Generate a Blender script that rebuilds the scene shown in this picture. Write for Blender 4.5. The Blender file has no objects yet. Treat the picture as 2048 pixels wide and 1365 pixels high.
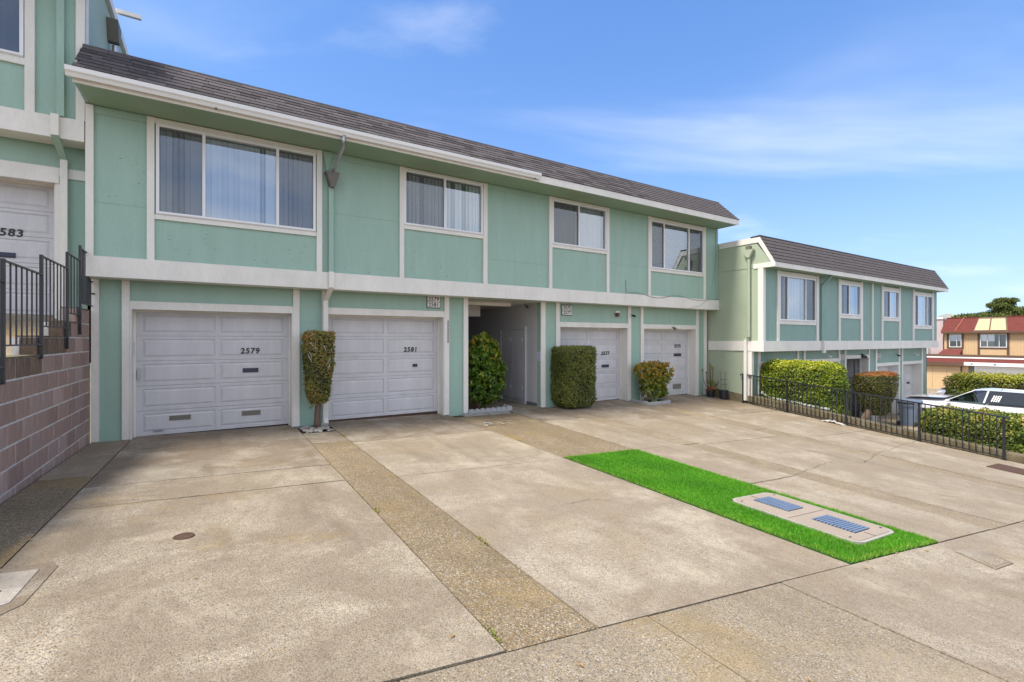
import bpy, math, random
import numpy as np
from mathutils import Vector, Matrix
random.seed(7); RNG = np.random.default_rng(11)
scene = bpy.context.scene; COL = scene.collection
R = math.radians

# ------------------------------------------------------------------ camera
FOC, CX, HY = 945.0, 1024.0, 680.0          # photo pixels
YAW = math.atan2(1516.0, FOC)                # angle between view axis and the facade (u = X axis)
FU, FV = math.cos(YAW), math.sin(YAW)
CZ = 1.69
cam_d = bpy.data.cameras.new('camera'); cam = bpy.data.objects.new('camera', cam_d); COL.objects.link(cam)
cam_d.sensor_width = 36; cam_d.lens = 36 * FOC / 2048; cam_d.clip_start = 0.05; cam_d.clip_end = 6000
cam_d.shift_y = -(682.5 - HY) / 2048
cam.location = (0, 0, CZ); cam.rotation_euler = (R(90), 0, YAW - R(90))
scene.camera = cam

# ------------------------------------------------------------------ light, sky, exposure
SUN = Vector((-0.60, 0.0, 1.0)).normalized()
world = bpy.data.worlds.new('World'); scene.world = world; world.use_nodes = True
wn, wl = world.node_tree.nodes, world.node_tree.links
wn.clear()
w_out = wn.new('ShaderNodeOutputWorld'); w_bg = wn.new('ShaderNodeBackground')
sky = wn.new('ShaderNodeTexSky'); sky.sky_type = 'NISHITA'; sky.sun_disc = False
sky.sun_elevation = math.asin(SUN.z); sky.sun_rotation = math.atan2(SUN.x, SUN.y)
sky.air_density = 1.0; sky.dust_density = 0.3; sky.ozone_density = 1.6; sky.altitude = 60
w_bg.inputs['Strength'].default_value = 0.10
WX, WY = 0.72, 9.31
tc = wn.new('ShaderNodeTexCoord'); sep = wn.new('ShaderNodeSeparateXYZ'); wl.new(tc.outputs['Generated'], sep.inputs[0])
def wmath(op, a, b=None):
    n = wn.new('ShaderNodeMath'); n.operation = op
    for i, x in enumerate((a, b)):
        if x is None: continue
        if isinstance(x, (int, float)): n.inputs[i].default_value = x
        else: wl.new(x, n.inputs[i])
    return n.outputs[0]
den = wmath('ADD', wmath('MAXIMUM', sep.outputs['Z'], 0.0), 0.22)
comb = wn.new('ShaderNodeCombineXYZ')
ahead = wmath('ADD', wmath('MULTIPLY', sep.outputs['X'], FU), wmath('MULTIPLY', sep.outputs['Y'], FV)); across = wmath('SUBTRACT', wmath('MULTIPLY', sep.outputs['X'], FV), wmath('MULTIPLY', sep.outputs['Y'], FU))
wl.new(wmath('DIVIDE', across, den), comb.inputs[0]); wl.new(wmath('DIVIDE', ahead, den), comb.inputs[1])
def wnoise(scale, rot, stretch, loc, lo, hi, top, det=5, dist=0.4):
    mp = wn.new('ShaderNodeMapping'); wl.new(comb.outputs[0], mp.inputs[0])
    mp.inputs['Rotation'].default_value = (0, 0, R(rot)); mp.inputs['Scale'].default_value = (*stretch, 1); mp.inputs['Location'].default_value = (*loc, 0)
    nz = wn.new('ShaderNodeTexNoise'); wl.new(mp.outputs[0], nz.inputs['Vector'])
    nz.inputs['Scale'].default_value = scale; nz.inputs['Detail'].default_value = det; nz.inputs['Roughness'].default_value = 0.52; nz.inputs['Distortion'].default_value = dist
    mr = wn.new('ShaderNodeMapRange'); mr.interpolation_type = 'SMOOTHSTEP'; wl.new(nz.outputs['Fac'], mr.inputs[0])
    mr.inputs[1].default_value = lo; mr.inputs[2].default_value = hi; mr.inputs[3].default_value = 0.0; mr.inputs[4].default_value = top
    return mr.outputs[0]
wisps = wnoise(1.0, 8, (0.55, 1.6), (WX, WY), 0.48, 0.82, 0.36)
# cloud cover thickened on the street side as facade fill; windows mirror bright clouds
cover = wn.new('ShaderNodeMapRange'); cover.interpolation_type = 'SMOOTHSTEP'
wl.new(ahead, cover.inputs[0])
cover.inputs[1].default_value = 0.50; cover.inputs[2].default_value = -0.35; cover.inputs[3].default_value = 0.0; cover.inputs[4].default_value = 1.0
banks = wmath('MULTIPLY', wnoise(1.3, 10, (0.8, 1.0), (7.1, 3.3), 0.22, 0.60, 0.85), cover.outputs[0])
haze_m = wmath('MULTIPLY', wmath('POWER', wmath('SUBTRACT', 1.0, wmath('MAXIMUM', sep.outputs['Z'], 0.0)), 5.0), 0.26)
puffs = wnoise(2.4, -6, (0.7, 1.3), (3.9, 1.7), 0.56, 0.84, 0.24, 6, 0.2)
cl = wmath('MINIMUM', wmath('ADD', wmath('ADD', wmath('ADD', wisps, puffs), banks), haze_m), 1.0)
def vmath(op, a, b):
    n = wn.new('ShaderNodeVectorMath'); n.operation = op
    for i, x in enumerate((a, b)):
        if isinstance(x, tuple): n.inputs[i].default_value = x
        else: wl.new(x, n.inputs[i])
    return n.outputs[0]
# photographic shoulder on the whole sky, evenly in every direction
soft = vmath('MULTIPLY', vmath('DIVIDE', sky.outputs[0], vmath('ADD', vmath('MULTIPLY', sky.outputs[0], (0.19, 0.19, 0.19)), (1.0, 1.0, 1.0))), (0.78, 1.16, 1.80))
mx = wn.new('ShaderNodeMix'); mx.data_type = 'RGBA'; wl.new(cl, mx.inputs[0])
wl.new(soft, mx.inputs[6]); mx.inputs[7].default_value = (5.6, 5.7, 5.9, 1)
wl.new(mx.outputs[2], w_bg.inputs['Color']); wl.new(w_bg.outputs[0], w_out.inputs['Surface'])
sun_d = bpy.data.lights.new('sun', 'SUN'); sun_d.energy = 2.4; sun_d.angle = R(14); sun_d.color = (1.0, 0.93, 0.82)
sun_o = bpy.data.objects.new('sun', sun_d); COL.objects.link(sun_o); sun_o.location = (-8, 0, 20)
sun_o.rotation_euler = SUN.to_track_quat('Z', 'Y').to_euler()
vs = scene.view_settings; vs.view_transform = 'Standard'; vs.look = 'None'; vs.gamma = 1.0; vs.use_curve_mapping = False
vs.exposure = 1.3
scene.cycles.max_bounces = 8; scene.cycles.diffuse_bounces = 4; scene.cycles.transparent_max_bounces = 12
scene.cycles.caustics_reflective = False; scene.cycles.caustics_refractive = False

# ------------------------------------------------------------------ measuring helpers (photo pixel -> place)
def uvr(x):
    t = (x - CX) / FOC
    return (FU + t * FV) / (FV - t * FU)
def on_v(x, y, v):
    u = v * uvr(x); return u, v, CZ + (HY - y) / FOC * (FU * u + FV * v)
def on_u(x, y, u):
    v = u / uvr(x); return u, v, CZ + (HY - y) / FOC * (FU * u + FV * v)
def street(u):
    if u > 14.7: u = 14.7 + (u - 14.7) * 0.75
    return max(min(0.0862 - 0.0779 * u, 3.0), -2.75)
def gz(u, v):
    w = 10.5 - max(v, 1.9)
    return -0.045 - 0.0125 * (u + 1.2) + (0.017 - 0.0076 * u) * w
def on_g(x, y):
    z = 0.0
    for i in range(40):
        d = (z - CZ) * FOC / (HY - y); v = d / (FU * uvr(x) + FV); u = v * uvr(x); z = 0.5 * z + 0.5 * gz(u, v)
    return u, v, gz(u, v)
def b2z(u, v):
    f = min(max((v - 1.9) / 7.0, 0), 1); s = street(u)
    return s + (-1.68 - s) * f

# ------------------------------------------------------------------ mesh helpers
class MB:
    def __init__(s): s.v, s.f = [], []
    def add(s, vs_, fs):
        o = len(s.v); s.v += [tuple(p) for p in vs_]; s.f += [tuple(i + o for i in f) for f in fs]; return s
    def box(s, x0, x1, y0, y1, z0, z1):
        return s.add([(x0,y0,z0),(x1,y0,z0),(x1,y1,z0),(x0,y1,z0),(x0,y0,z1),(x1,y0,z1),(x1,y1,z1),(x0,y1,z1)],
                     [(0,3,2,1),(4,5,6,7),(0,1,5,4),(1,2,6,5),(2,3,7,6),(3,0,4,7)])
    def hexa(s, p): return s.add(p, [(0,3,2,1),(4,5,6,7),(0,1,5,4),(1,2,6,5),(2,3,7,6),(3,0,4,7)])
    def quad(s, *p): return s.add(p, [tuple(range(len(p)))])
    def prism(s, poly, axis, a, b):
        # poly in the two remaining axes (in order), extruded along axis from a to b
        def mk(q, t):
            return {'x': (t, q[0], q[1]), 'y': (q[0], t, q[1]), 'z': (q[0], q[1], t)}[axis]
        n = len(poly)
        return s.add([mk(q, a) for q in poly] + [mk(q, b) for q in poly],
                     [tuple(range(n))[::-1], tuple(range(n, 2 * n))] + [(i, (i + 1) % n, n + (i + 1) % n, n + i) for i in range(n)])
    def tube(s, pts, r, n=8, r2=None):
        pts = [Vector(p) for p in pts]; rings = []
        for i, p in enumerate(pts):
            d = (pts[min(i + 1, len(pts) - 1)] - pts[max(i - 1, 0)]).normalized()
            a = d.orthogonal().normalized() if abs(d.z) > 0.9 else d.cross(Vector((0, 0, 1))).normalized()
            b = d.cross(a).normalized()
            rr = r if r2 is None else r + (r2 - r) * i / (len(pts) - 1)
            rings.append([p + rr * (math.cos(k * 2 * math.pi / n) * a + math.sin(k * 2 * math.pi / n) * b) for k in range(n)])
        vs_ = [q for rg in rings for q in rg]; fs = []
        for i in range(len(rings) - 1):
            for k in range(n): fs.append((i*n+k, i*n+(k+1)%n, (i+1)*n+(k+1)%n, (i+1)*n+k))
        fs += [tuple(range(n))[::-1], tuple(range((len(rings)-1)*n, len(rings)*n))]
        return s.add(vs_, fs)
    def rbar(s, pts, w, h):
        # rectangular pipe along pts (mostly vertical), w in x, h in y
        vs_ = []
        for p in pts: vs_ += [(p[0]-w/2,p[1]-h/2,p[2]),(p[0]+w/2,p[1]-h/2,p[2]),(p[0]+w/2,p[1]+h/2,p[2]),(p[0]-w/2,p[1]+h/2,p[2])]
        n = len(pts); fs = [(0,1,2,3), tuple(range(4*n-4, 4*n))[::-1]]
        for i in range(n - 1):
            for k in range(4): fs.append((i*4+k, i*4+(k+1)%4, i*4+4+(k+1)%4, i*4+4+k))
        return s.add(vs_, fs)
    def lathe(s, prof, c, n=20):
        vs_ = []; fs = []
        for r, z in prof:
            for k in range(n): vs_.append((c[0]+r*math.cos(k*2*math.pi/n), c[1]+r*math.sin(k*2*math.pi/n), c[2]+z))
        for i in range(len(prof)-1):
            for k in range(n): fs.append((i*n+k, i*n+(k+1)%n, (i+1)*n+(k+1)%n, (i+1)*n+k))
        fs += [tuple(range(n))[::-1], tuple(range((len(prof)-1)*n, len(prof)*n))]
        return s.add(vs_, fs)
    def mesh(s, name, m=None, smooth=False):
        me = bpy.data.meshes.new(name); me.from_pydata(s.v, [], s.f)
        if m: me.materials.append(m)
        if smooth:
            for p in me.polygons: p.use_smooth = True
        return me
    def build(s, name, m, parent=None, smooth=False, **kw):
        return link(name, s.mesh(name, m, smooth), parent, **kw)
def link(name, me, parent=None, loc=None, rot=None, **kw):
    o = bpy.data.objects.new(name, me); COL.objects.link(o)
    if loc is not None: o.location = loc
    if rot is not None: o.rotation_euler = rot
    if parent is not None:
        o.parent = parent
        if parent.type == 'EMPTY': o.matrix_parent_inverse = Matrix.LocRotScale(parent.location, parent.rotation_euler, None).inverted()
    for k, x in kw.items(): o[k] = x
    return o
def thing(name, label, cat, loc=(0, 0, 0), group=None, kind=None):
    o = bpy.data.objects.new(name, None); COL.objects.link(o); o.location = loc; o.empty_display_size = 0.2
    if label: o['label'] = label
    if cat: o['category'] = cat
    if group: o['group'] = group
    if kind: o['kind'] = kind
    return o
def tag(o, label, cat, group=None):
    o['label'] = label; o['category'] = cat
    if group: o['group'] = group
    return o

# ------------------------------------------------------------------ materials
def mat(name, col, rough=0.6, var=0.0, vscale=3.0, bump=0.0, bscale=60.0, metal=0.0, rand=0.0, spec=0.5, col2=None, stretch=(1, 1, 1), coat=0.0, fine=0.0):
    m = bpy.data.materials.new(name); m.use_nodes = True; nt = m.node_tree; N, L = nt.nodes, nt.links
    b = N['Principled BSDF']; b.inputs['Roughness'].default_value = rough; b.inputs['Metallic'].default_value = metal
    b.inputs['Specular IOR Level'].default_value = spec; b.inputs['Base Color'].default_value = (*col, 1)
    if coat: b.inputs['Coat Weight'].default_value = coat; b.inputs['Coat Roughness'].default_value = 0.05
    t = N.new('ShaderNodeTexCoord'); mpn = N.new('ShaderNodeMapping'); L.new(t.outputs['Object'], mpn.inputs[0]); mpn.inputs['Scale'].default_value = stretch
    last = None
    def mix(a, bb, fac, mode='MIX'):
        x = N.new('ShaderNodeMix'); x.data_type = 'RGBA'; x.blend_type = mode
        for sock, val in ((x.inputs[0], fac), (x.inputs[6], a), (x.inputs[7], bb)):
            if hasattr(val, 'is_linked'): L.new(val, sock)
            elif isinstance(val, (int, float)): sock.default_value = val
            else: sock.default_value = (*val, 1)
        return x.outputs[2]
    c = col
    if var or col2:
        n = N.new('ShaderNodeTexNoise'); L.new(mpn.outputs[0], n.inputs['Vector']); n.inputs['Scale'].default_value = vscale; n.inputs['Detail'].default_value = 6; n.inputs['Roughness'].default_value = 0.62
        rr = N.new('ShaderNodeValToRGB'); L.new(n.outputs['Fac'], rr.inputs[0]); rr.color_ramp.elements[0].position = 0.32; rr.color_ramp.elements[1].position = 0.70
        c2 = col2 if col2 else tuple(x * (1 - var) for x in col)
        last = mix(c2, col, rr.outputs[0]); c = last
    if fine:
        n = N.new('ShaderNodeTexNoise'); L.new(mpn.outputs[0], n.inputs['Vector']); n.inputs['Scale'].default_value = vscale * 14; n.inputs['Detail'].default_value = 4
        rr = N.new('ShaderNodeValToRGB'); L.new(n.outputs['Fac'], rr.inputs[0]); rr.color_ramp.elements[0].position = 0.3; rr.color_ramp.elements[1].position = 0.7
        rr.color_ramp.elements[0].color = (1 - fine,) * 3 + (1,); last = mix(c, rr.outputs[0], 1.0, 'MULTIPLY'); c = last
    if rand:
        oi = N.new('ShaderNodeObjectInfo'); rr = N.new('ShaderNodeMapRange'); L.new(oi.outputs['Random'], rr.inputs[0]); rr.inputs[3].default_value = 1 - rand; rr.inputs[4].default_value = 1 + rand
        hs = N.new('ShaderNodeHueSaturation'); L.new(rr.outputs[0], hs.inputs['Value'])
        if last is not None: L.new(last, hs.inputs['Color'])
        else: hs.inputs['Color'].default_value = (*col, 1)
        last = hs.outputs[0]
    if last is not None: L.new(last, b.inputs['Base Color'])
    if bump:
        n = N.new('ShaderNodeTexNoise'); L.new(mpn.outputs[0], n.inputs['Vector']); n.inputs['Scale'].default_value = bscale; n.inputs['Detail'].default_value = 5
        bp = N.new('ShaderNodeBump'); bp.inputs['Strength'].default_value = bump; bp.inputs['Distance'].default_value = 0.02
        L.new(n.outputs['Fac'], bp.inputs['Height']); L.new(bp.outputs[0], b.inputs['Normal'])
    return m

def ground_mat(name, cement, stones, amount, scale, dark=0.35, stain=(0.10, 0.085, 0.06), moss=0.0, seed=0.0, contrast=1.0):
    """weathered concrete: cement colour, exposed stones of several colours, blotchy stains and wear"""
    m = bpy.data.materials.new(name); m.use_nodes = True; N, L = m.node_tree.nodes, m.node_tree.links
    b = N['Principled BSDF']; b.inputs['Roughness'].default_value = 0.85; b.inputs['Specular IOR Level'].default_value = 0.25
    t = N.new('ShaderNodeTexCoord'); mpn = N.new('ShaderNodeMapping'); L.new(t.outputs['Object'], mpn.inputs[0]); mpn.inputs['Location'].default_value = (seed, seed * 1.7, 0)
    def noise(sc, det=6, ro=0.6, dist=0.0):
        n = N.new('ShaderNodeTexNoise'); L.new(mpn.outputs[0], n.inputs['Vector']); n.inputs['Scale'].default_value = sc; n.inputs['Detail'].default_value = det; n.inputs['Roughness'].default_value = ro; n.inputs['Distortion'].default_value = dist; return n.outputs['Fac']
    def ramp(fac, *stops):
        r = N.new('ShaderNodeValToRGB'); L.new(fac, r.inputs[0]); e = r.color_ramp.elements
        while len(e) < len(stops): e.new(0.5)
        for k, (p, c) in enumerate(stops):
            e[k].position = p; e[k].color = (*(c if isinstance(c, tuple) else (c,) * 3), 1)
        return r.outputs[0]
    def mix(a, bb, fac, mode='MIX'):
        x = N.new('ShaderNodeMix'); x.data_type = 'RGBA'; x.blend_type = mode
        for sock, val in ((x.inputs[0], fac), (x.inputs[6], a), (x.inputs[7], bb)):
            if hasattr(val, 'is_linked'): L.new(val, sock)
            elif isinstance(val, (int, float)): sock.default_value = val
            else: sock.default_value = (*val, 1)
        return x.outputs[2]
    vo = N.new('ShaderNodeTexVoronoi'); L.new(mpn.outputs[0], vo.inputs['Vector']); vo.inputs['Scale'].default_value = scale
    sp = N.new('ShaderNodeSeparateColor'); L.new(vo.outputs['Color'], sp.inputs[0])
    k = len(stones); st = ramp(sp.outputs[0], *[((i + 0.5) / k, s) for i, s in enumerate(stones)])
    show = ramp(sp.outputs[1], (max(0.0, 0.98 - amount), 0.0), (min(1.0, 1.1 - amount), 1.0))
    edge = ramp(vo.outputs['Distance'], (0.45, 1.0), (0.75, 0.0))
    f = N.new('ShaderNodeMath'); f.operation = 'MULTIPLY'; L.new(show, f.inputs[0]); L.new(edge, f.inputs[1])
    cem = mix(cement, tuple(c * 0.72 for c in cement), ramp(noise(38, 3, 0.7), (0.35, 0.0), (0.7, 1.0)))
    fm = N.new('ShaderNodeMath'); fm.operation = 'MULTIPLY'; L.new(f.outputs[0], fm.inputs[0]); fm.inputs[1].default_value = 0.8
    c = mix(cem, st, fm.outputs[0])
    # pits and grit
    c = mix(c, ramp(noise(150, 2, 0.8), (0.34, 0.25), (0.50, 0.93), (0.68, 1.4)), 0.9 * contrast, 'MULTIPLY')
    # broad wear and stains
    c = mix(c, stain, ramp(noise(0.9, 10, 0.68, 0.6), (0.46, dark), (0.64, 0.0)))
    c = mix(c, tuple(min(1, x * 1.2) for x in cement), ramp(noise(1.4, 10, 0.72, 0.3), (0.53, 0.0), (0.72, 0.45)))
    c = mix(c, tuple(x * 0.5 for x in stain), ramp(noise(5.5, 8, 0.7), (0.58, 0.0), (0.78, 0.45)))
    m2 = N.new('ShaderNodeMapping'); L.new(t.outputs['Object'], m2.inputs[0]); m2.inputs['Scale'].default_value = (2.4, 0.32, 1); m2.inputs['Location'].default_value = (seed * 0.7, seed, 0)
    ns = N.new('ShaderNodeTexNoise'); L.new(m2.outputs[0], ns.inputs['Vector']); ns.inputs['Scale'].default_value = 1.0; ns.inputs['Detail'].default_value = 7; ns.inputs['Roughness'].default_value = 0.65
    c = mix(c, tuple(x * 0.8 for x in stain), ramp(ns.outputs['Fac'], (0.52, 0.0), (0.74, dark)))
    c = mix(c, tuple(x * 0.95 for x in stain), ramp(noise(2.6, 10, 0.74, 0.4), (0.50, 0.0), (0.70, dark * 0.8)))
    if moss: c = mix(c, (0.30, 0.20, 0.06), ramp(noise(0.65, 9, 0.7, 0.2), (0.54, 0.0), (0.72, moss)))
    L.new(c, b.inputs['Base Color'])
    bp = N.new('ShaderNodeBump'); bp.inputs['Strength'].default_value = 0.55; bp.inputs['Distance'].default_value = 0.006
    ad = N.new('ShaderNodeMath'); ad.operation = 'ADD'; L.new(f.outputs[0], ad.inputs[0]); L.new(noise(90, 3, 0.7), ad.inputs[1])
    L.new(ad.outputs[0], bp.inputs['Height']); L.new(bp.outputs[0], b.inputs['Normal'])
    return m
STONES = [(0.13,0.085,0.045),(0.36,0.26,0.15),(0.52,0.46,0.38),(0.22,0.20,0.19),(0.48,0.30,0.12),(0.62,0.57,0.50),(0.10,0.09,0.08),(0.42,0.34,0.24)]
M = {}
M['conc'] = ground_mat('concrete', (0.465, 0.40, 0.305), STONES, 0.55, 100, dark=0.62, stain=(0.19,0.145,0.10), moss=0.75)
M['conc2'] = ground_mat('concrete_pale', (0.47, 0.405, 0.315), STONES, 0.48, 105, dark=0.6, stain=(0.22,0.17,0.12), moss=0.22, seed=13.0)
M['smooth'] = ground_mat('concrete_trowelled', (0.395, 0.345, 0.275), STONES, 0.22, 95, dark=0.72, stain=(0.17,0.125,0.085), moss=0.3, seed=4.0, contrast=0.6)
M['agg'] = ground_mat('exposed_aggregate', (0.28, 0.21, 0.12), STONES, 0.85, 84, dark=0.35, stain=(0.13,0.095,0.05), moss=0.7, seed=7.0)
M['agg_soft'] = ground_mat('exposed_aggregate_worn', (0.37, 0.30, 0.21), STONES, 0.7, 92, dark=0.4, stain=(0.17,0.13,0.08), moss=0.4, seed=9.0)
M['agg_dark'] = ground_mat('exposed_aggregate_shaded', (0.27, 0.215, 0.145), [tuple(x * 0.95 for x in s) for s in STONES], 0.8, 84, dark=0.5, stain=(0.05,0.04,0.02), moss=0.5, seed=2.0)  # aggregate copy darkened as in the block wall's shade; not placed
M['walk'] = ground_mat('sidewalk_aggregate', (0.36, 0.30, 0.22), STONES, 0.62, 92, dark=0.4, stain=(0.19,0.15,0.10), moss=0.45, seed=21.0)
M['soil'] = mat('soil', (0.06, 0.045, 0.03), 0.95, 0.5, 12, 0.5, 40)
M['dirtpave'] = ground_mat('dusty_paving', (0.42, 0.33, 0.21), STONES, 0.2, 70, dark=0.6, stain=(0.14,0.10,0.06), moss=0.2, seed=31)
M['asphalt'] = mat('asphalt', (0.22, 0.21, 0.20), 0.9, 0.3, 8, 0.4, 150)
GREEN = (0.315, 0.465, 0.395)
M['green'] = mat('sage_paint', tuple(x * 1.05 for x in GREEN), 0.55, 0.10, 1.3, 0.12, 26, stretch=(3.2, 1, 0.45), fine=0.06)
M['green2'] = mat('sage_paint_shaded', (0.235, 0.375, 0.345), 0.55, 0.12, 1.6, 0.10, 26, stretch=(6, 1, 1), fine=0.08)  # front-wall copy of the sage, shade put in as a darker, cooler colour
M['green_side'] = mat('sage_paint_lit', (0.40, 0.465, 0.345), 0.65, 0.12, 0.9, 0.10, 26, fine=0.06)  # side-wall copy of the sage with warm sunlight put into the colour
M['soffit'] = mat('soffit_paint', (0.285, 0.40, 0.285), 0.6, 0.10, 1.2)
M['trim'] = mat('cream_trim_paint', (0.81, 0.785, 0.735), 0.5, 0.13, 2.4, 0.06, 30, fine=0.07, stretch=(1, 1, 0.4))
M['trim_cool'] = mat('trim_paint_shaded', (0.78, 0.77, 0.74), 0.5, 0.13, 2.4, 0.06, 30, fine=0.07, stretch=(1, 1, 0.4))  # the cream trim again, cooled in colour for the shaded front
M['door'] = mat('lilac_door_paint', (0.63, 0.625, 0.655), 0.45, 0.16, 1.3, 0.03, 40, fine=0.05, stretch=(2.5, 1, 0.5))
M['alu'] = mat('white_aluminium', (0.78, 0.78, 0.80), 0.35, 0.04, 4)
M['gutter'] = mat('gutter_enamel', (0.80, 0.80, 0.80), 0.25, 0.05, 2.0)
M['galv'] = mat('galvanised_steel', (0.52, 0.55, 0.57), 0.35, 0.2, 14, metal=0.7)
M['leader'] = mat('leader_head_paint', (0.16, 0.15, 0.13), 0.6, 0.2, 10)
M['black'] = mat('black_enamel', (0.018, 0.019, 0.026), 0.38, 0.2, 20)
M['ink'] = mat('black_numerals', (0.012, 0.012, 0.016), 0.4)
M['navy'] = mat('dark_mail_slot', (0.03, 0.035, 0.07), 0.45)
M['tile'] = mat('white_number_tile', (0.78, 0.77, 0.76), 0.35)
M['shingle'] = mat('asphalt_shingle', (0.135, 0.12, 0.124), 0.95, 0.30, 9, 0.4, 180, rand=0.34, fine=0.35, spec=0.2)
M['red'] = mat('red_shingle', (0.23, 0.052, 0.042), 0.9, 0.35, 4, 0.3, 30, fine=0.4, stretch=(1, 0.5, 5))
M['tan'] = mat('tan_siding', (0.62, 0.43, 0.24), 0.6, 0.08, 2, fine=0.05)
M['brown'] = mat('brown_trim', (0.115, 0.065, 0.04), 0.6, 0.15, 5)
M['pink'] = mat('pink_stucco', (0.52, 0.42, 0.42), 0.8, 0.08, 2)
M['grey'] = mat('grey_siding', (0.16, 0.17, 0.18), 0.7, 0.1, 3)
M['block'] = mat('red_concrete_block', (0.43, 0.30, 0.26), 0.9, 0, 7, 0.35, 70, rand=0.12, col2=(0.32, 0.21, 0.175), fine=0.25, stretch=(1, 2.6, 0.6))
M['block_pale'] = mat('efflorescent_block', (0.52, 0.39, 0.355), 0.9, 0, 6, 0.35, 70, rand=0.15, col2=(0.37, 0.25, 0.215), fine=0.25, stretch=(1, 3, 0.5))
M['block_dark'] = mat('sooty_block', (0.34, 0.22, 0.165), 0.95, 0, 6, 0.35, 70, rand=0.2, col2=(0.085, 0.07, 0.045), fine=0.3, stretch=(1, 3.5, 0.4))
M['mortar'] = mat('mortar', (0.74, 0.72, 0.71), 0.95, 0.35, 6, 0.3, 60)
M['curb'] = mat('mossy_curb', (0.235, 0.20, 0.125), 0.95, 0, 3.0, 0.4, 50, col2=(0.105, 0.083, 0.045), fine=0.35)
M['room'] = mat('room_lining', (0.30, 0.29, 0.27), 0.9)
M['blind'] = mat('vertical_blind', (0.84, 0.885, 0.93), 0.7, 0.05, 2, rand=0.05)
M['curtain'] = mat('pale_curtain', (0.66, 0.69, 0.73), 0.85, 0.1, 3)
M['curtain_dark'] = mat('grey_curtain', (0.16, 0.18, 0.21), 0.85, 0.2, 3)
M['screen'] = None
M['concbox'] = mat('polymer_concrete', (0.37, 0.30, 0.235), 0.7, 0.12, 3, 0.2, 120, fine=0.1)
M['concbox_rim'] = mat('polymer_concrete_rim', (0.40, 0.36, 0.32), 0.7, 0.12, 3, 0.2, 120)
M['grille'] = mat('blue_steel_grille', (0.19, 0.25, 0.36), 0.4, 0.2, 12, metal=0.25)
M['void'] = mat('pit_shade', (0.012, 0.012, 0.014), 0.9)  # near-black for flat sheets standing in for the shade inside openings
M['rust'] = mat('rusty_iron', (0.105, 0.052, 0.034), 0.85, 0.45, 14, 0.3, 90)
M['stone'] = mat('river_stone', (0.36, 0.33, 0.30), 0.7, 0.2, 12, rand=0.4)
M['edging'] = mat('grey_edging', (0.40, 0.40, 0.41), 0.85, 0.2, 8)
M['bark'] = mat('bark', (0.20, 0.135, 0.10), 0.9, 0.5, 18, 0.6, 40, stretch=(1, 1, 0.3))
M['twig_shade'] = mat('shaded_twig_core', (0.045, 0.038, 0.02), 0.95, 0.4, 20)  # core colour holds the shade among the inner twigs
M['stem'] = mat('green_stem', (0.14, 0.19, 0.07), 0.6, 0.3, 10)
M['redstem'] = mat('brown_stem', (0.15, 0.07, 0.045), 0.7, 0.3, 10)
M['pot'] = mat('black_plastic_pot', (0.016, 0.016, 0.022), 0.45)
M['carpaint'] = mat('white_car_paint', (0.60, 0.61, 0.66), 0.25, coat=1.0)
M['carsilver'] = mat('silver_car_paint', (0.33, 0.34, 0.37), 0.3, coat=1.0, metal=0.3)
M['tyre'] = mat('tyre_rubber', (0.02, 0.02, 0.02), 0.85)
M['rim'] = mat('alloy_rim', (0.5, 0.5, 0.52), 0.3, metal=0.8)
M['lamp'] = mat('headlamp_lens', (0.6, 0.62, 0.65), 0.1, coat=1.0)
M['bin'] = mat('blue_bin_plastic', (0.15, 0.195, 0.275), 0.5, 0.1, 5)
M['pvc'] = mat('white_plastic', (0.68, 0.69, 0.70), 0.4, 0.15, 6)
M['paper'] = mat('paper_notice', (0.62, 0.64, 0.80), 0.7)
M['bronze'] = mat('amber_lamp_glass', (0.13, 0.05, 0.035), 0.3)
M['white'] = mat('white_paint', (0.75, 0.75, 0.74), 0.5)
M['turf'] = mat('turf_backing', (0.02, 0.10, 0.008), 0.9, 0.3, 30)
M['litter'] = mat('dry_leaf', (0.33, 0.20, 0.07), 0.8, rand=0.5)
M['bag'] = mat('white_plastic_bag', (0.46, 0.44, 0.40), 0.5, 0.3, 25)

def glass_mat(name, tint=(0.95, 0.975, 1.0), boost=0.22, rough=0.0):
    m = bpy.data.materials.new(name); m.use_nodes = True; N, L = m.node_tree.nodes, m.node_tree.links
    N.remove(N['Principled BSDF']); out = N['Material Output']
    tr = N.new('ShaderNodeBsdfTransparent'); tr.inputs[0].default_value = (*tint, 1)
    gl = N.new('ShaderNodeBsdfGlossy'); gl.inputs['Roughness'].default_value = rough; gl.inputs['Color'].default_value = (0.84, 0.92, 1, 1)
    fr = N.new('ShaderNodeFresnel'); fr.inputs[0].default_value = 1.52
    a = N.new('ShaderNodeMath'); a.operation = 'MULTIPLY_ADD'; L.new(fr.outputs[0], a.inputs[0]); a.inputs[1].default_value = 1.5; a.inputs[2].default_value = boost; a.use_clamp = True
    mxs = N.new('ShaderNodeMixShader'); L.new(a.outputs[0], mxs.inputs[0]); L.new(tr.outputs[0], mxs.inputs[1]); L.new(gl.outputs[0], mxs.inputs[2]); L.new(mxs.outputs[0], out.inputs[0])
    return m
M['glass'] = glass_mat('window_glass')
M['carglass'] = glass_mat('car_glass', (0.10, 0.16, 0.16), 0.06)
M['carglass_dark'] = glass_mat('tinted_car_glass', (0.015, 0.018, 0.022), 0.03)
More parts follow.
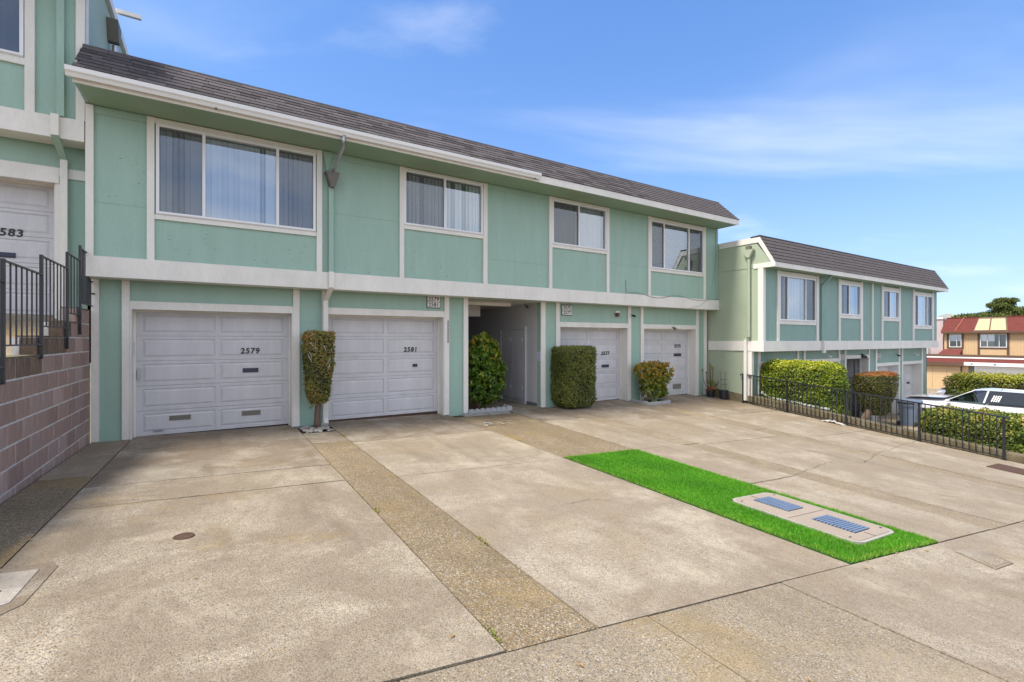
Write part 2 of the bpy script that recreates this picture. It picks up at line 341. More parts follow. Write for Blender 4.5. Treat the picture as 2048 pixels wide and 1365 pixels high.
def screen_mat():
    m = bpy.data.materials.new('insect_screen'); m.use_nodes = True; N, L = m.node_tree.nodes, m.node_tree.links
    b = N['Principled BSDF']; b.inputs['Base Color'].default_value = (0.10, 0.10, 0.105, 1); b.inputs['Roughness'].default_value = 0.7
    tr = N.new('ShaderNodeBsdfTransparent'); mxs = N.new('ShaderNodeMixShader'); mxs.inputs[0].default_value = 0.36
    L.new(tr.outputs[0], mxs.inputs[1]); L.new(b.outputs[0], mxs.inputs[2]); L.new(mxs.outputs[0], N['Material Output'].inputs[0]); return m
M['screen'] = screen_mat()

def leaf_mat(name, stops, rough=0.45, trans=0.25):
    """leaf colour picked per leaf by the 'tint' attribute"""
    m = bpy.data.materials.new(name); m.use_nodes = True; N, L = m.node_tree.nodes, m.node_tree.links
    b = N['Principled BSDF']; b.inputs['Roughness'].default_value = rough; b.inputs['Specular IOR Level'].default_value = 0.4
    at = N.new('ShaderNodeAttribute'); at.attribute_name = 'tint'
    r = N.new('ShaderNodeValToRGB'); L.new(at.outputs['Fac'], r.inputs[0]); e = r.color_ramp.elements
    while len(e) < len(stops): e.new(0.5)
    for k, (p, c) in enumerate(stops): e[k].position = p; e[k].color = (*c, 1)
    L.new(r.outputs[0], b.inputs['Base Color'])
    tl = N.new('ShaderNodeBsdfTranslucent'); L.new(r.outputs[0], tl.inputs[0])
    mxs = N.new('ShaderNodeMixShader'); mxs.inputs[0].default_value = trans; L.new(b.outputs[0], mxs.inputs[1]); L.new(tl.outputs[0], mxs.inputs[2]); L.new(mxs.outputs[0], N['Material Output'].inputs[0])
    return m
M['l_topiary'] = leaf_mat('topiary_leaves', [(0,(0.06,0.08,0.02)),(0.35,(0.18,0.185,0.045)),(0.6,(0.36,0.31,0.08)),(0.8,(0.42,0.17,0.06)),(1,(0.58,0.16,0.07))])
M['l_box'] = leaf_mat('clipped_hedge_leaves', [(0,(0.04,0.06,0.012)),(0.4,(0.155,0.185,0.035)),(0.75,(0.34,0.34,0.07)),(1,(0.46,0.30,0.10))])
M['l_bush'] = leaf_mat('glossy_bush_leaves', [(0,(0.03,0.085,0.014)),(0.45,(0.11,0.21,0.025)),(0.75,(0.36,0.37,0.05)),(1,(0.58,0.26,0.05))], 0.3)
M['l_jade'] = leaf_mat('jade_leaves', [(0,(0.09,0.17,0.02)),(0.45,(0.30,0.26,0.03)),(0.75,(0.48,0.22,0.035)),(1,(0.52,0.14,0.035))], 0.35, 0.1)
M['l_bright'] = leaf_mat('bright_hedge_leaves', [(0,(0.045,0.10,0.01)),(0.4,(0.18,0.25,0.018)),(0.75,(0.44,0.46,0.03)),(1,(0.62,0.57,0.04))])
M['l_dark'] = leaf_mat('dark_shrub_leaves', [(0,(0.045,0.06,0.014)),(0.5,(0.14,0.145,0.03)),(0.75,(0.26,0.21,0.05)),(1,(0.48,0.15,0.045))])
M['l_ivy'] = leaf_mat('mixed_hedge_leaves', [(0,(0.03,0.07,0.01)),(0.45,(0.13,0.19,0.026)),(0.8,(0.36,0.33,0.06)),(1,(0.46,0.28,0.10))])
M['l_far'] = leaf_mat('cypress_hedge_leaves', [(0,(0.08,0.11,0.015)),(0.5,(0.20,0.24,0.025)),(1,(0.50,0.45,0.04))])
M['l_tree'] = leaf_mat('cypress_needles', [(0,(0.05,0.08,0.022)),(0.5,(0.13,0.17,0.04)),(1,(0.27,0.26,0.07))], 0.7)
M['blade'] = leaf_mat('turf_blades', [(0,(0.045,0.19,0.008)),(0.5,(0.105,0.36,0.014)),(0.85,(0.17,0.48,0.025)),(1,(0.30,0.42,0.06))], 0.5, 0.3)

# ------------------------------------------------------------------ ground
def VEF(u): return 2.325 - 0.081 * u            # back edge of the sidewalk, slightly askew
def sheet(name, f, us, vs_, m, parent=None, skirt=0.12, warp=None, **kw):
    """heightfield sheet over the grid us x vs with a skirt"""
    b = MB(); nu, nv = len(us), len(vs_)
    for v in vs_:
        for u in us:
            v2 = warp(u, v) if warp else v
            b.v.append((u, v2, f(u, v2)))
    for j in range(nv - 1):
        for i in range(nu - 1): b.f.append((j*nu+i, j*nu+i+1, (j+1)*nu+i+1, (j+1)*nu+i))
    if skirt:
        per = [i for i in range(nu)] + [j*nu+nu-1 for j in range(1, nv)] + [(nv-1)*nu+i for i in range(nu-2, -1, -1)] + [j*nu for j in range(nv-2, 0, -1)]
        o = len(b.v); b.v += [(b.v[k][0], b.v[k][1], b.v[k][2] - skirt) for k in per]; n = len(per)
        for k in range(n): b.f.append((per[(k+1) % n], per[k], o + k, o + (k+1) % n))
    return b.build(name, m, parent, **kw)
def lin(a, b, step=0.6):
    n = max(2, int(abs(b - a) / step) + 1); return [a + (b - a) * i / (n - 1) for i in range(n)]
sheet('ground', lambda u, v: -4.2, [-2500, -40, 120, 2500], [-2500, -40, 60, 2500], mat('dry_ground', (0.16, 0.15, 0.09), 0.95, 0.4, 0.05), kind='structure', skirt=0)
sheet('soil_bed', lambda u, v: gz(u, v) - 0.035, lin(-1.9, 14.8, 1), lin(0.2, 10.45, 1), M['soil'], kind='structure', skirt=0.5)
drive = thing('driveway', None, None, (6, 6, 0), kind='structure')
G = 0.008
def slab(u0, u1, v0, v1, m, name='concrete_slab', dz=0.0, parent=None):
    j = [random.uniform(-0.004, 0.004) for k in range(4)]
    def f(u, v):
        a, b = (u - u0) / (u1 - u0), (v - v0) / (v1 - v0)
        return gz(u, v) + dz + (j[0]*(1-a)*(1-b) + j[1]*a*(1-b) + j[2]*(1-a)*b + j[3]*a*b)
    warp = None
    if v0 == VE: warp = lambda u, v: v + (VEF(u) - VE) * (v1 - v) / (v1 - v0)
    if v1 == VE: warp = lambda u, v: v + (VEF(u) - VE) * (v - v0) / (v1 - v0)
    return sheet(name, f, lin(u0 + G, u1 - G), lin(v0 + G, v1 - G), M[m], parent or drive, 0.1, warp)
VE = 2.05                                     # back edge of the sidewalk
VF = 10.47                                    # foot of the facade
slab(-1.80, -1.27, 7.6, VF, 'conc2'); slab(-1.80, -1.27, VE, 7.6, 'agg', 'aggregate_strip', -0.003)
slab(-1.27, 1.35, 6.95, 10.9, 'smooth'); slab(-1.27, 1.35, 6.05, 6.95, 'conc'); slab(-1.27, 1.35, VE, 6.05, 'conc')
slab(1.35, 1.97, 8.55, 9.62, 'smooth', dz=-0.004); slab(1.35, 1.97, 6.3, 8.55, 'agg', 'aggregate_strip', -0.003); slab(1.35, 1.97, VE, 6.3, 'agg', 'aggregate_strip', -0.003)
slab(1.97, 4.72, 8.4, 10.9, 'smooth'); slab(1.97, 4.72, 5.95, 8.4, 'conc2'); slab(1.97, 4.72, VE, 5.95, 'conc2')
slab(4.72, 6.36, 6.02, 8.9, 'agg', 'aggregate_strip', -0.003); slab(4.72, 6.36, 8.9, 10.1, 'dirtpave', 'worn_slab', -0.004)
slab(4.72, 6.36, VE, 6.02, 'soil', 'planting_bed', -0.03)
slab(6.36, 7.62, 8.9, 10.46, 'smooth'); slab(6.36, 7.62, 6.0, 8.9, 'conc2'); slab(6.36, 7.62, 3.9, 6.0, 'conc2'); slab(6.36, 7.62, VE, 3.9, 'conc2')
slab(7.62, 8.12, 6.0, 9.2, 'agg_soft', 'aggregate_strip', -0.003); slab(7.62, 8.12, VE, 6.0, 'agg_soft', 'aggregate_strip', -0.003); slab(7.62, 8.12, 9.2, VF, 'smooth')
slab(8.12, 10.82, 8.2, 10.9, 'smooth'); slab(8.12, 10.82, 5.9, 8.2, 'conc2'); slab(8.12, 10.82, VE, 5.9, 'conc2')
slab(10.82, 11.38, 6.5, 9.3, 'agg_soft', 'aggregate_strip', -0.003); slab(10.82, 11.38, VE, 6.5, 'agg_soft', 'aggregate_strip', -0.003); slab(10.82, 11.38, 9.3, VF, 'smooth')
slab(11.38, 14.62, 8.0, 10.9, 'smooth'); slab(11.38, 14.62, 5.6, 8.0, 'conc2'); slab(11.38, 14.62, VE, 5.6, 'conc2')
walk = thing('sidewalk', None, None, (3, 1, 0), kind='structure')
for a, b_, m in [(-5.6, -3.2, 'walk'), (-3.2, -1.0, 'walk'), (-1.0, 0.75, 'walk'), (0.75, 2.36, 'walk'), (2.36, 3.72, 'walk'), (3.72, 5.9, 'conc2'), (5.9, 8.4, 'conc2'), (8.4, 11.0, 'conc'), (11.0, 14.62, 'conc2')]:
    slab(a, b_, 0.25, VE, m, 'sidewalk_slab', parent=walk)
def cross_fall(u, v): return street(u) if u > 14.7 or u < -5.6 else gz(u, 0.3)
sheet('road', lambda u, v: cross_fall(u, v) - 0.12, lin(-40, 60, 2), [-12, -8, -4, 0.1], M['asphalt'], kind='structure', skirt=2.5)
sheet('kerb', lambda u, v: cross_fall(u, v) + 0.003, lin(-40, 60, 2), [0.1, 0.24], M['curb'], kind='structure', skirt=0.2)
sheet('opposite_bank', lambda u, v: cross_fall(u, v) - 0.02 + (v + 12) * -0.02, lin(-40, 60, 4), [-40, -20, -12.1], M['dirtpave'], kind='structure', skirt=3)
# neighbouring drives
sheet('upper_driveway', lambda u, v: street(u if u < -2 else -2) * 0.3 + 0.16 + max(v - 1.9, 0) * 0.212 - (0.02 if v > 1.9 else 0), lin(-12, -2.03, 1), lin(0.3, 10.9, 0.8), M['conc'], kind='structure', skirt=1.5)
sheet('lower_driveway', b2z, lin(14.98, 30.5, 1.2), lin(0.3, 9.4, 0.8), M['conc'], kind='structure', skirt=1.5)
sheet('side_street', lambda u, v: -2.95 + 0.012 * (58 - u) * (0.3 if u > 31 else 1), lin(30.5, 140, 6), lin(-40, 60, 6), M['conc2'], kind='structure', skirt=1.0)

# ------------------------------------------------------------------ building kit
def wall_holes(u0, u1, z0, z1, va, vb, holes):
    us = sorted({u0, u1, *[h[0] for h in holes], *[h[1] for h in holes]}); zs = sorted({z0, z1, *[h[2] for h in holes], *[h[3] for h in holes]})
    us = [u for u in us if u0 <= u <= u1]; zs = [z for z in zs if z0 <= z <= z1]
    def solid(i, j):
        if i < 0 or j < 0 or i >= len(us) - 1 or j >= len(zs) - 1: return False
        cu, cz = (us[i] + us[i+1]) / 2, (zs[j] + zs[j+1]) / 2
        return not any(h[0] < cu < h[1] and h[2] < cz < h[3] for h in holes)
    b = MB()
    for i in range(len(us) - 1):
        for j in range(len(zs) - 1):
            if not solid(i, j): continue
            a, c, d, e = us[i], us[i+1], zs[j], zs[j+1]
            b.quad((a, va, d), (c, va, d), (c, va, e), (a, va, e)); b.quad((c, vb, d), (a, vb, d), (a, vb, e), (c, vb, e))
            if not solid(i-1, j): b.quad((a, vb, d), (a, va, d), (a, va, e), (a, vb, e))
            if not solid(i+1, j): b.quad((c, va, d), (c, vb, d), (c, vb, e), (c, va, e))
            if not solid(i, j-1): b.quad((a, vb, d), (c, vb, d), (c, va, d), (a, va, d))
            if not solid(i, j+1): b.quad((a, va, e), (c, va, e), (c, vb, e), (a, vb, e))
    return b
_txt = {}
def text_mesh(s, height, m, shear=0.0, bold=0.0, depth=0.006, space=1.0):
    key = (s, height, m.name, shear, bold, space)
    if key in _txt: return _txt[key]
    cu = bpy.data.curves.new('numerals', 'FONT'); cu.body = s; cu.size = height / 0.70; cu.extrude = depth / 2; cu.shear = shear; cu.offset = bold; cu.align_x = 'CENTER'; cu.space_character = space; cu.resolution_u = 3
    o = bpy.data.objects.new('numerals', cu); COL.objects.link(o); bpy.context.view_layer.update()
    me = bpy.data.meshes.new_from_object(o.evaluated_get(bpy.context.evaluated_depsgraph_get())); bpy.data.objects.remove(o); bpy.data.curves.remove(cu)
    me.transform(Matrix.Rotation(R(90), 4, 'X')); me.materials.clear(); me.materials.append(m); _txt[key] = me
    return me
def board(parent, u0, u1, v0, v1, z0, z1, m='trim', name='trim_board'):
    return MB().box(u0, u1, v0, v1, z0, z1).build(name, M[m], parent)
def window(bld, u0, u1, z0, z1, v, mull, fill, screens=(), fr='alu'):
    """aluminium slider: frame, panes, insect screens, whatever hangs behind the glass and a lining"""
    w = 0.045; f = MB(); f.box(u0, u1, v - 0.05, v + 0.06, z0, z0 + 0.05); f.box(u0, u1, v - 0.05, v + 0.06, z1 - w, z1)
    f.box(u0, u0 + w, v - 0.05, v + 0.06, z0 + 0.05, z1 - w); f.box(u1 - w, u1, v - 0.05, v + 0.06, z0 + 0.05, z1 - w)
    win = f.build('window', M[fr], bld)
    for m_ in mull: MB().box(m_ - 0.024, m_ + 0.024, v - 0.035, v + 0.05, z0 + 0.05, z1 - w).build('mullion', M[fr], win)
    MB().box(u0 - 0.0, u1, v - 0.062, v - 0.05, z0 + 0.012, z0 + 0.028).build('sill_track', M[fr], win)
    ed = [u0 + w] + list(mull) + [u1 - w]
    for i in range(len(ed) - 1):
        a, b = ed[i] + (0.024 if i else 0), ed[i+1] - (0.024 if i < len(ed) - 2 else 0)
        MB().quad((a, v, z0 + 0.05), (b, v, z0 + 0.05), (b, v, z1 - w), (a, v, z1 - w)).build('pane', M['glass'], win)
        if i in screens: MB().quad((a, v - 0.03, z0 + 0.05), (b, v - 0.03, z0 + 0.05), (b, v - 0.03, z1 - w), (a, v - 0.03, z1 - w)).build('insect_screen', M['screen'], win)
        if fill == 'vertical':
            n = max(2, int((b - a) / 0.085)); key = ('vs', round(z1 - z0, 3))
            if key not in _txt: _txt[key] = MB().box(-0.044, 0.044, -0.0015, 0.0015, 0, z1 - z0 - 0.12).mesh('blind_slat', M['blind'])
            for k in range(n):
                link('blind_slat', _txt[key], win, ((a + (k + 0.5) * (b - a) / n), v + 0.085, z0 + 0.06), (0, 0, R(random.choice((6, 12, 18, 22, 34, 62)) + random.uniform(-5, 5))))
        if fill == 'venetian':
            n = int((z1 - z0) / 0.058); key = ('hs', round(b - a, 3)); _txt[key] = MB().box(-(b-a)/2, (b-a)/2, -0.024, 0.024, -0.0012, 0.0012).mesh('blind_slat', M['blind'])
            for k in range(n): link('blind_slat', _txt[key], win, ((a + b) / 2, v + 0.12, z0 + 0.07 + k * 0.058), (R(-28 + random.uniform(-3, 3)), 0, 0))
        if fill in ('curtain', 'dark', 'net'):
            n = max(8, int((b - a) / 0.02)); c = MB(); ph = random.uniform(0, 6)
            pts = [(a + (b - a) * k / n, v + 0.16 + 0.028 * math.sin(ph + k * 0.62) + 0.012 * math.sin(k * 0.23)) for k in range(n + 1)]
            for k in range(n): c.quad((*pts[k], z0 + 0.04), (*pts[k+1], z0 + 0.04), (*pts[k+1], z1), (*pts[k], z1))
            c.build('curtain', M['curtain_dark' if fill == 'dark' or (fill == 'net' and i in screens) else 'curtain'], win)
    d = 0.9; a, b, s, e = u0 + 0.01, u1 - 0.01, z0 + 0.01, z1 - 0.01
    r = MB(); r.quad((a, v + d, s), (b, v + d, s), (b, v + d, e), (a, v + d, e)); r.quad((a, v + 0.06, s), (a, v + d, s), (a, v + d, e), (a, v + 0.06, e)); r.quad((b, v + 0.06, s), (b, v + d, s), (b, v + d, e), (b, v + 0.06, e))
    r.quad((a, v + 0.06, s), (b, v + 0.06, s), (b, v + d, s), (a, v + d, s)); r.quad((a, v + 0.06, e), (b, v + 0.06, e), (b, v + d, e), (a, v + d, e))
    r.build('room_lining', M['room'], win)
    return win
def garage_door(bld, u0, u1, zt, zb, v, cols=2, rows=5, number=None, npos=None, slot=None, vents=(), m='door', nh=0.105):
    """sectional door: stiles and rails, one raised panel object per field"""
    st, ra, gap = 0.115, 0.058, 0.005
    ph = (zt - 0.01 - zb) / rows; fr = MB(); pan = []
    cw = (u1 - u0 - 2 * st - (cols - 1) * 0.08) / cols
    for r_ in range(rows):
        a, b = zb + r_ * ph + gap / 2, zb + (r_ + 1) * ph - gap / 2
        fr.box(u0, u1, v, v + 0.04, a, a + ra); fr.box(u0, u1, v, v + 0.04, b - ra, b)
        fr.box(u0, u0 + st, v, v + 0.04, a + ra, b - ra); fr.box(u1 - st, u1, v, v + 0.04, a + ra, b - ra)
        for c in range(cols):
            x = u0 + st + c * (cw + 0.08)
            if c: fr.box(x - 0.08, x, v, v + 0.04, a + ra, b - ra)
            pan.append((x, a + ra))
    fr.box(u0, u1, v + 0.045, v + 0.06, zb, zt)
    d = fr.build('garage_door', M[m], bld)
    w, h = cw, ph - gap - 2 * ra; k = 0.045
    p = MB(); p.v = [(0,0.016,0),(w,0.016,0),(w,0.016,h),(0,0.016,h),(0.012,0.016,0.012),(w-0.012,0.016,0.012),(w-0.012,0.016,h-0.012),(0.012,0.016,h-0.012),(k,0.003,k),(w-k,0.003,k),(w-k,0.003,h-k),(k,0.003,h-k)]
    p.f = [(0,1,5,4),(1,2,6,5),(2,3,7,6),(3,0,4,7),(4,5,9,8),(5,6,10,9),(6,7,11,10),(7,4,8,11),(8,9,10,11)]
    pm = p.mesh('door_panel', M[m])
    for x, z in pan: link('door_panel', pm, d, (x, v, z))
    if number: link('house_number', text_mesh(number, nh, M['ink'], 0.10, 0.004, space=1.15), d, (npos[0], v - 0.005, npos[1]))
    if slot:
        a, b, c, e = slot; MB().box(a, b, v - 0.012, v + 0.002, c, e).box(a + 0.01, b - 0.01, v - 0.02, v - 0.012, c + 0.02, e - 0.008).build('mail_slot', M['navy'], d)
    for a, b, c, e in vents:
        q = MB().box(a, b, v - 0.004, v + 0.012, c, e); n = 5
        for i in range(n): q.box(a + 0.01, b - 0.01, v - 0.009, v - 0.004, c + (e - c) * (i + 0.25) / n, c + (e - c) * (i + 0.6) / n)
        q.build('vent_grille', VENT, d)
    return d
VENT = mat('khaki_vent', (0.21, 0.195, 0.165), 0.7)
def jambs(bld, u0, u1, z0, z1, va, vb, m='trim'):
    MB().box(u0 + 0.001, u0 + 0.022, va, vb, z0, z1 - 0.021).build('door_jamb', M[m], bld); MB().box(u1 - 0.022, u1 - 0.001, va, vb, z0, z1 - 0.021).build('door_jamb', M[m], bld)
    MB().box(u0 + 0.001, u1 - 0.001, va, vb, z1 - 0.021, z1).build('door_jamb', M[m], bld)
    # door stops
    MB().box(u0 + 0.022, u0 + 0.05, vb - 0.06, vb - 0.012, z0, z1 - 0.05).build('door_stop', M[m], bld); MB().box(u1 - 0.05, u1 - 0.022, vb - 0.06, vb - 0.012, z0, z1 - 0.05).build('door_stop', M[m], bld)
    MB().box(u0 + 0.022, u1 - 0.022, vb - 0.06, vb - 0.012, z1 - 0.05, z1 - 0.021).build('door_stop', M[m], bld)
def plaque(bld, u0, u1, z0, z1, v, lines):
    p = MB().box(u0 - 0.012, u1 + 0.012, v - 0.02, v, z0 - 0.012, z1 + 0.012).build('address_plaque', M['black'], bld)
    h = (z1 - z0) / len(lines)
    for i, t in enumerate(lines):
        a, b = z1 - (i + 1) * h, z1 - i * h
        MB().box(u0, u1, v - 0.026, v - 0.02, a + 0.006, b - 0.006).build('number_tile', M['tile'], p)
        link('address_digits', text_mesh(t, h * 0.66, M['ink'], 0, 0.0025, 0.004, 1.05), p, ((u0 + u1) / 2, v - 0.028, a + h * 0.19))
def shingle_roof(bld, u0, u1, ve, ze, vt, zt, near, pitch=0.141, tabw=0.31, vis=True):
    """mansard slope: deck, shingles in staggered courses (the largest ones in view singly), ridge cap"""
    sl = math.hypot(vt - ve, zt - ze); ang = math.atan2(zt - ze, vt - ve); ca, sa = math.cos(ang), math.sin(ang)
    d = MB(); d.prism([(ve, ze), (vt, zt), (vt + 0.25, zt - 0.02), (ve + 0.1, ze - 0.02)], 'x', u0 + 0.01, u1 - 0.01)
    roof = d.build('roof', M['shingle'], bld)
    n = int(round(sl / pitch)); pitch = sl / n
    var = []
    for w in (0.24, 0.31, 0.37, 0.43):
        t = 0.012; q = MB(); L_ = pitch * 1.08
        # butt edge thick, head thin, lying on the slope: local x along roof, y up the slope, z out
        q.hexa([(0.003,0,0.002),(w-0.003,0,0.002),(w-0.003,L_,0),(0.003,L_,0),(0.003,0,t+0.006),(w-0.003,0,t+0.006),(w-0.003,L_,0.005),(0.003,L_,0.005)])
        var.append((w, q.mesh('shingle', M['shingle'])))
    rest = MB(); cnt = 0; mtx = Matrix.Rotation(ang, 4, 'X')
    items = []
    for r_ in range(n):
        u = u0 - random.uniform(0, 0.3)
        while u < u1:
            w, me = random.choice(var); a, b = max(u, u0 - 0.015), min(u + w, u1 + 0.015)
            if b - a > 0.06: items.append((u, a, b, r_, w, me))
            u += w
    items.sort(key=lambda t_: t_[1])
    for u, a, b, r_, w, me in items:
        base = Vector((0, ve + r_ * pitch * ca, ze + r_ * pitch * sa)); full = abs(a - u) < 1e-6 and abs(b - u - w) < 1e-6
        lift = random.uniform(0, 0.004)
        if near and cnt < near:
            o = link('shingle', me, roof, (a, base.y - lift * sa, base.z + lift * ca), (ang, 0, 0)); cnt += 1
            if not full: o.scale = ((b - a) / w, 1, 1)
        else:
            L_ = pitch * 1.08; t = 0.018 + lift
            def P(x, y, z): return (x, base.y + y * ca - z * sa, base.z + y * sa + z * ca)
            rest.hexa([P(a+0.003,0,0.002),P(b-0.003,0,0.002),P(b-0.003,L_,0),P(a+0.003,L_,0),P(a+0.003,0,t),P(b-0.003,0,t),P(b-0.003,L_,0.005),P(a+0.003,L_,0.005)])
    if rest.v: rest.build('shingles', M['shingle'], roof, kind='stuff')
    MB().prism([(vt - 0.03, zt - 0.035), (vt - 0.015, zt + 0.03), (vt + 0.30, zt + 0.015), (vt + 0.30, zt - 0.03)], 'x', u0 - 0.01, u1 + 0.01).build('ridge_cap', M['shingle'], roof)
    return roof
def shell(bld, u0, u1, vu, vl, zb, zband0, zband1, zs, ze, ve, vt, zt, back, mside='green', mfront='green', holes_up=(), holes_lo=()):
    wall_holes(u0, u1, zband0 + 0.01, zs, vu, vu + 0.14, list(holes_up)).build('upper_wall', M[mfront], bld)
    wall_holes(u0, u1, zb, zband0, vl, vl + 0.14, list(holes_lo)).build('lower_wall', M[mfront], bld)
    MB().box(u0 + 0.002, u1 - 0.002, vu + 0.05, vl + 0.2, zband0 - 0.0, zband0 + 0.009).build('overhang_soffit', M['soffit'], bld)
    prof = [(vu, zband0), (vu, zs), (ve, zs), (ve, ze), (vt, zt), (back, zt), (back, zb), (vl, zb), (vl, zband0)]
    for a, b in ((u0 - 0.0, u0 + 0.05), (u1 - 0.05, u1)):
        MB().prism([(p[0] + (0.003 if p[0] == vu else 0), p[1]) for p in prof], 'x', a + 0.001, b - 0.001).build('side_wall', M[mside], bld)
    MB().box(u0, u1, back - 0.1, back, zb, zt).build('rear_wall', M[mfront], bld)
    MB().box(u0 + 0.06, u1 - 0.06, vt + 0.2, back - 0.11, zt - 0.3, zt - 0.2).build('flat_roof', M['grey'], bld)
    MB().box(u0 + 0.051, u1 - 0.051, ve + 0.025, vu + 0.15, zs, zs + 0.02).build('soffit', M['soffit'], bld)
    MB().box(u0 - 0.012, u1 + 0.012, ve - 0.022, ve, zs - 0.015, ze + 0.01).build('fascia', M['trim'], bld)

# ------------------------------------------------------------------ main block (garages 2579, 2581, 2577, 2575)
U0, U1, VU, VL, VB = -1.80, 14.65, 10.10, 10.50, 10.045
main = thing('apartment_building', 'long sage green two-storey block with lilac garage doors 2579, 2581, 2577 and 2575', 'building', (6.4, 12, 0), group='sage green apartment blocks')
W = [(-0.89, 1.66, 3.84, 5.39, (-0.205, 0.98), 'vertical', (0, 2)), (3.48, 5.44, 4.22, 5.44, (4.455,), 'vertical', (0,)),
     (7.53, 9.46, 4.23, 5.42, (8.455,), 'net', (0,)), (11.29, 13.84, 3.89, 5.38, (11.91, 13.11), 'venetian', (0, 2))]
DOORS = [(-1.29, 1.30, 2.245), (1.955, 4.617, 2.25), (8.09, 10.739, 2.07), (11.415, 14.0, 2.065)]
ALC = (5.25, 7.45, 2.70)
holes_lo = [(a, b, -1.0, z) for a, b, z in DOORS] + [(ALC[0], ALC[1], -1.0, ALC[2])]
shell(main, U0, U1, VU, VL, -0.9, 2.735, 3.05, 5.50, 5.645, 9.33, 10.06, 6.385, 20.0, holes_up=[w[:4] for w in W], holes_lo=holes_lo)
for w in W: window(main, *w[:4], VU, w[4], w[5], w[6])
board(main, U0 - 0.01, U1 + 0.03, VB, VB + 0.4, 2.735 - 0.02, 3.05, name='belly_band')
for a, b in [(-1.80, -1.70), (-1.015, -0.912), (1.68, 1.783), (3.38, 3.48), (5.456, 5.57), (7.43, 7.53), (9.475, 9.578), (11.19, 11.29), (13.86, 13.97)]:
    board(main, a, b, VU - 0.045, VU - 0.001, 3.052, 5.485)
for w in W:   # head and sill boards butt between the posts
    a, b = w[0] - 0.022, w[1] + 0.018
    board(main, a, b, VU - 0.036, VU - 0.001, w[3] + 0.002, min(w[3] + 0.09, 5.484)); board(main, a, b, VU - 0.036, VU - 0.001, w[2] - 0.085, w[2] - 0.002)
for a, b in [(-1.698, -1.017), (1.785, 3.378), (5.572, 7.428), (9.58, 11.188), (13.972, 14.62)]: board(main, a, b, VU - 0.018, VU - 0.001, 5.37, 5.487, 'green', 'frieze_board')
board(main, 14.56, 14.652, VU - 0.03, VU - 0.001, 3.052, 5.485, 'green', 'corner_board')
for a, b, m in [(-1.80, -1.70, 'trim'), (-1.40, -1.292, 'trim'), (1.302, 1.42, 'trim'), (4.619, 4.74, 'trim'), (5.124, 5.249, 'trim'), (7.452, 7.60, 'trim'), (7.965, 8.088, 'trim'), (10.741, 10.87, 'trim'), (11.30, 11.413, 'trim'), (14.002, 14.14, 'trim'), (14.45, 14.585, 'trim')]:
    board(main, a, b, VL - 0.04, VL - 0.001, gz((a + b) / 2, VL) + 0.005, 2.72, m)
for a, b, z in DOORS: board(main, a - 0.0005, b + 0.0005, VL - 0.036, VL - 0.001, z, z + 0.12)
for a, b in [(1.422, 1.85), (4.742, 5.122), (-1.698, -1.402), (7.602, 7.963), (10.872, 11.298)]:
    board(main, a, b, VL - 0.012, VL - 0.001, gz(a, VL) - 0.05, gz(a, VL) + 0.2, 'green', 'base_board')
VD = 10.79
for i, (a, b, z) in enumerate(DOORS): jambs(main, a, b, -0.6, z, VL - 0.037, VD + 0.012)
kw = [dict(number='2579', npos=(0.552, 1.42), slot=(0.425, 0.70, 1.04, 1.125), vents=[(-0.758, -0.426, 0.19, 0.28), (0.408, 0.74, 0.18, 0.275)]),
      dict(number='2581', npos=(3.885, 1.41), slot=(3.94, 4.055, 1.045, 1.115)),
      dict(number='2577', npos=(10.09, 1.225), slot=(9.95, 10.24, 0.845, 0.93)),
      dict(number='2575', npos=(13.43, 1.425), slot=(13.25, 13.62, 1.125, 1.215), vents=[(13.20, 13.62, 0.0, 0.17)])]
for i, (a, b, z) in enumerate(DOORS):
    zb = -0.055 if i < 2 else gz((a + b) / 2, VD) - 0.0
    d = garage_door(main, a + 0.024, b - 0.024, z - 0.023, zb, VD, **kw[i])
    if i == 0:
        MB().box(-1.225, -1.185, VD - 0.03, VD + 0.001, 0.97, 1.17).box(-1.215, -1.195, VD - 0.055, VD - 0.03, 1.0, 1.10).build('latch', M['galv'], d)
        MB().box(-0.985, -0.845, VD - 0.035, VD + 0.001, 0.028, 0.05).build('lift_handle', M['galv'], d)
        MB().box(-1.27, -1.238, VD - 0.25, VD - 0.235, 1.44, 1.64).build('hinge_plate', M['galv'], d)
    MB().box(a + 0.03, b - 0.03, VD - 0.01, VD + 0.05, zb - 0.05, zb - 0.003).build('weather_seal', M['rust' if i == 1 else 'tyre'], d)
plaque(main, 4.19, 4.50, 2.45, 2.725, VL - 0.001, ('2579', '2581')); plaque(main, 8.19, 8.52, 2.385, 2.66, VL - 0.001, ('2575', '2577'))
